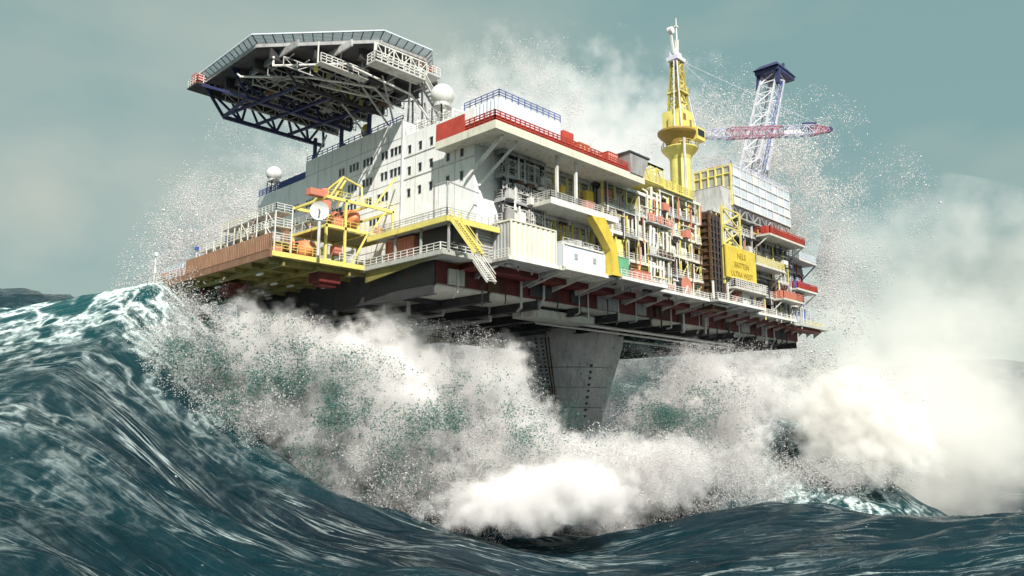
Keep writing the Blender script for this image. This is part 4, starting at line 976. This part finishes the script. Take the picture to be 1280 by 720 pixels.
def spray_points(n, l, w, z, rl, rw, rz, roll=0.0, scale=.12, thr=.46, hard=.12, edge=1.15):
    out = []; got = 0
    while got < n:
        q = RNG.normal(0, .48, (n, 3)); d = np.linalg.norm(q, axis=1)
        a = q[:,0]*rl; c = q[:,1]*rw; e = q[:,2]*rz
        ll = l+a*math.cos(roll)+e*math.sin(roll); zz = z-a*math.sin(roll)+e*math.cos(roll); ww = w+c
        P = np.stack([ll, ww, zz], -1); f = fbm(P*scale)
        keep = (RNG.random(n) < np.clip((f-thr)/hard+.25, .02, 1)) & (d < edge) & (zz > sea_z(ll, ww)-.3)
        P = P[keep]; out.append(P); got += len(P)
    P = np.concatenate(out)[:n]
    return np.stack([RT[0]*P[:,0]+FW[0]*P[:,1], RT[1]*P[:,0]+FW[1]*P[:,1], P[:,2]], -1)
def in_rig(P):
    x, y, z = P.T
    return (x > 44) & (x < 184) & (y > 63) & (y < 132) & (z > 13.2)
def spray(name, label, specs, r0, r1, m=None):
    pts = []; rad = []
    for s in specs:
        k = s.pop('k', 1.0); p = spray_points(**s); pts.append(p); rad.append(k*(r0+(r1-r0)*RNG.random(len(p))**4))
    pts = np.concatenate(pts); rad = np.concatenate(rad); ok = ~in_rig(pts)
    return droplet_mesh(name, pts[ok], rad[ok], m or SPRAY, label)
spray('breaking_spray', 'grainy white spray thrown up under the deck around the shaft', [
    dict(n=210000, l=-26, w=101, z=1.5, rl=27, rw=10, rz=10, roll=.54, scale=.22, thr=.5),
    dict(n=120000, l=-15, w=106, z=2, rl=18, rw=9, rz=11, scale=.22, thr=.5),
    dict(n=180000, l=5, w=104, z=-8, rl=34, rw=10, rz=6.5, scale=.22, thr=.5),
    dict(n=150000, l=33, w=138, z=1, rl=17, rw=11, rz=15, roll=-.1, scale=.18, thr=.5)], .022, .085)
spray('green_water_spray', 'torn clumps of green water inside the white spray', [
    dict(n=50000, l=-27, w=97, z=3, rl=24, rw=8, rz=9, roll=.5, scale=.26, thr=.58, hard=.04),
    dict(n=22000, l=-8, w=100, z=-2, rl=18, rw=8, rz=9, scale=.26, thr=.58, hard=.04),
    dict(n=20000, l=24, w=124, z=0, rl=14, rw=8, rz=12, scale=.24, thr=.58, hard=.04)], .03, .09, GREENW)
spray('high_spray', 'fine spray hanging in the air behind the platform', [
    dict(n=260000, l=10, w=212, z=62, rl=100, rw=14, rz=44, scale=.11, thr=.53, hard=.06),
    dict(n=120000, l=-70, w=203, z=36, rl=34, rw=14, rz=28, scale=.13, thr=.53, hard=.06),
    dict(n=150000, l=72, w=213, z=46, rl=30, rw=14, rz=46, scale=.12, thr=.53, hard=.06)], .045, .18)
spray('crest_spray', 'white foam and spray on the breaker at the right', [
    dict(n=14000, l=76, w=166, z=2, rl=15, rw=8, rz=9, scale=.2),
    dict(n=14000, l=50, w=132, z=-10, rl=18, rw=9, rz=3.5, scale=.2)], .03, .10)
V1 = volmat('spray_mist', .44, .55, .44, .74, step=.10, detail=5, low=1.2, col=(.999, .986, .987))
cloud('spray_cloud', -25, 101, 2, 28, 9, 11.5, V1, 'white spray cloud between the left wave and the shaft', .55)
cloud('spray_cloud', -13, 108, 3, 22, 9, 13, V1, 'white spray cloud under the middle of the deck left of the shaft', .12)
cloud('spray_cloud', 6, 106, -9, 37, 10, 8, V1, 'white spray cloud low in front of the shaft')
cloud('spray_cloud', 36, 142, 1, 22, 10, 18, V1, 'white spray cloud to the right of the shaft', -.1)
V2 = volmat('far_mist', .075, .12, .36, .66, step=.12, detail=5, low=.5)
cloud('mist_bank', 2, 235, 54, 126, 22, 80, V2, 'pale mist behind the platform')
V3 = volmat('right_mist', .036, .045, .40, .72, col=(.997, .988, .965), step=.22, detail=5, low=1.0)
cloud('mist_bank', 150, 285, 18, 105, 40, 78, V3, 'cream mist bank low on the right')
V6 = volmat('low_mist', .065, .045, .34, .70, col=(.997, .988, .965), step=.22, detail=5, low=.5)
cloud('mist_bank', 122, 240, -4, 70, 26, 38, V6, 'low cream mist bank on the water at the right')
V4 = volmat('foam_plume', .55, .45, .45, .70, step=.12, detail=6, low=1.3, col=(.999, .986, .987))
cloud('foam_plume', 2, 92, -9.3, 19, 7, 4.8, V4, 'dense rolling plume of foam in the wave trough', -.08)
V5 = volmat('breaker_foam', .5, .24, .43, .66, col=(.998, .99, .97), step=.12, detail=6, low=1.2)
cloud('foam_plume', 75, 164, -4, 25, 9, 15, V5, 'cream foam plume on the breaker at the right', .1)

# ================================================================== LIGHT, SKY, CAMERA
sun_dir = Vector((-.47, -.74, .82)).normalized()
el = math.asin(sun_dir.z); rotz = math.atan2(sun_dir.x, sun_dir.y)
wd = bpy.data.worlds.new('World'); scn.world = wd; wd.use_nodes = True; nt = wd.node_tree; n = nt.nodes; L = nt.links
bg = n['Background']; bg.inputs['Strength'].default_value = .1
sk = n.new('ShaderNodeTexSky'); sk.sky_type = 'NISHITA'; sk.sun_disc = False; sk.sun_elevation = el; sk.sun_rotation = rotz; sk.air_density = 1.2; sk.dust_density = 3.0; sk.ozone_density = 2.0
tc = n.new('ShaderNodeTexCoord')
# an overcast layer: teal grey cloud with paler cream banks low down
mp = n.new('ShaderNodeMapping'); mp.inputs['Scale'].default_value = (1, 1, 2.2); L.new(tc.outputs['Generated'], mp.inputs['Vector'])
cn = n.new('ShaderNodeTexNoise'); cn.inputs['Scale'].default_value = 1.7; cn.inputs['Detail'].default_value = 5; cn.inputs['Roughness'].default_value = .5; L.new(mp.outputs['Vector'], cn.inputs['Vector'])
cr = n.new('ShaderNodeValToRGB'); e = cr.color_ramp.elements
e[0].position = .42; e[0].color = (1.75, 2.85, 2.75, 1); e[1].position = .68; e[1].color = (3.3, 3.8, 3.35, 1)
L.new(cn.outputs['Fac'], cr.inputs['Fac'])
mx = n.new('ShaderNodeMixRGB'); mx.inputs['Fac'].default_value = .9; L.new(sk.outputs['Color'], mx.inputs['Color1']); L.new(cr.outputs['Color'], mx.inputs['Color2'])
# a small warm bank of cloud low at the far left
nr = n.new('ShaderNodeVectorMath'); nr.operation = 'NORMALIZE'; L.new(tc.outputs['Generated'], nr.inputs[0])
dv = n.new('ShaderNodeVectorMath'); dv.operation = 'DISTANCE'; L.new(nr.outputs['Vector'], dv.inputs[0])
pd = Vector((RT[0]*-600+FW[0]*930, RT[1]*-600+FW[1]*930, 275)).normalized(); dv.inputs[1].default_value = pd
n6 = n.new('ShaderNodeTexNoise'); n6.inputs['Scale'].default_value = 9; n6.inputs['Detail'].default_value = 5; L.new(tc.outputs['Generated'], n6.inputs['Vector'])
m7 = n.new('ShaderNodeMath'); m7.operation = 'MULTIPLY_ADD'; m7.inputs[1].default_value = .16; L.new(n6.outputs['Fac'], m7.inputs[0]); L.new(dv.outputs['Value'], m7.inputs[2])
r7 = n.new('ShaderNodeMapRange'); r7.inputs['From Min'].default_value = .165; r7.inputs['From Max'].default_value = .08; r7.inputs['To Max'].default_value = .5; L.new(m7.outputs[0], r7.inputs['Value'])
mw = n.new('ShaderNodeMixRGB'); mw.inputs['Color2'].default_value = (4.4, 4.5, 3.9, 1); L.new(r7.outputs[0], mw.inputs['Fac']); L.new(mx.outputs['Color'], mw.inputs['Color1'])
L.new(mw.outputs['Color'], bg.inputs['Color'])
ld = bpy.data.lights.new('sun', 'SUN'); ld.energy = 5.0; ld.angle = math.radians(.6); ld.color = (1, .95, .87)
lo = bpy.data.objects.new('sun', ld); COL.objects.link(lo); lo.rotation_euler = (-sun_dir).to_track_quat('-Z', 'Y').to_euler(); lo.location = (0, 0, 200)
cd = bpy.data.cameras.new('camera'); cam = bpy.data.objects.new('camera', cd); COL.objects.link(cam); scn.camera = cam
cd.sensor_width = 36; cd.lens = 36*941/1280; cd.clip_end = 20000; cd.clip_start = .5
cam.location = (0, 0, 0); pt = math.radians(9.65)
cam.rotation_euler = Vector((FW[0]*math.cos(pt), FW[1]*math.cos(pt), math.sin(pt))).to_track_quat('-Z', 'Y').to_euler()
vs = scn.view_settings; vs.view_transform = 'Standard'; vs.look = 'None'; vs.exposure = .50; vs.gamma = 1; vs.use_curve_mapping = False
scn.render.engine = 'CYCLES'
scn.cycles.use_denoising = True
scn.cycles.volume_bounces = 6; scn.cycles.max_bounces = 8; scn.cycles.volume_max_steps = 256
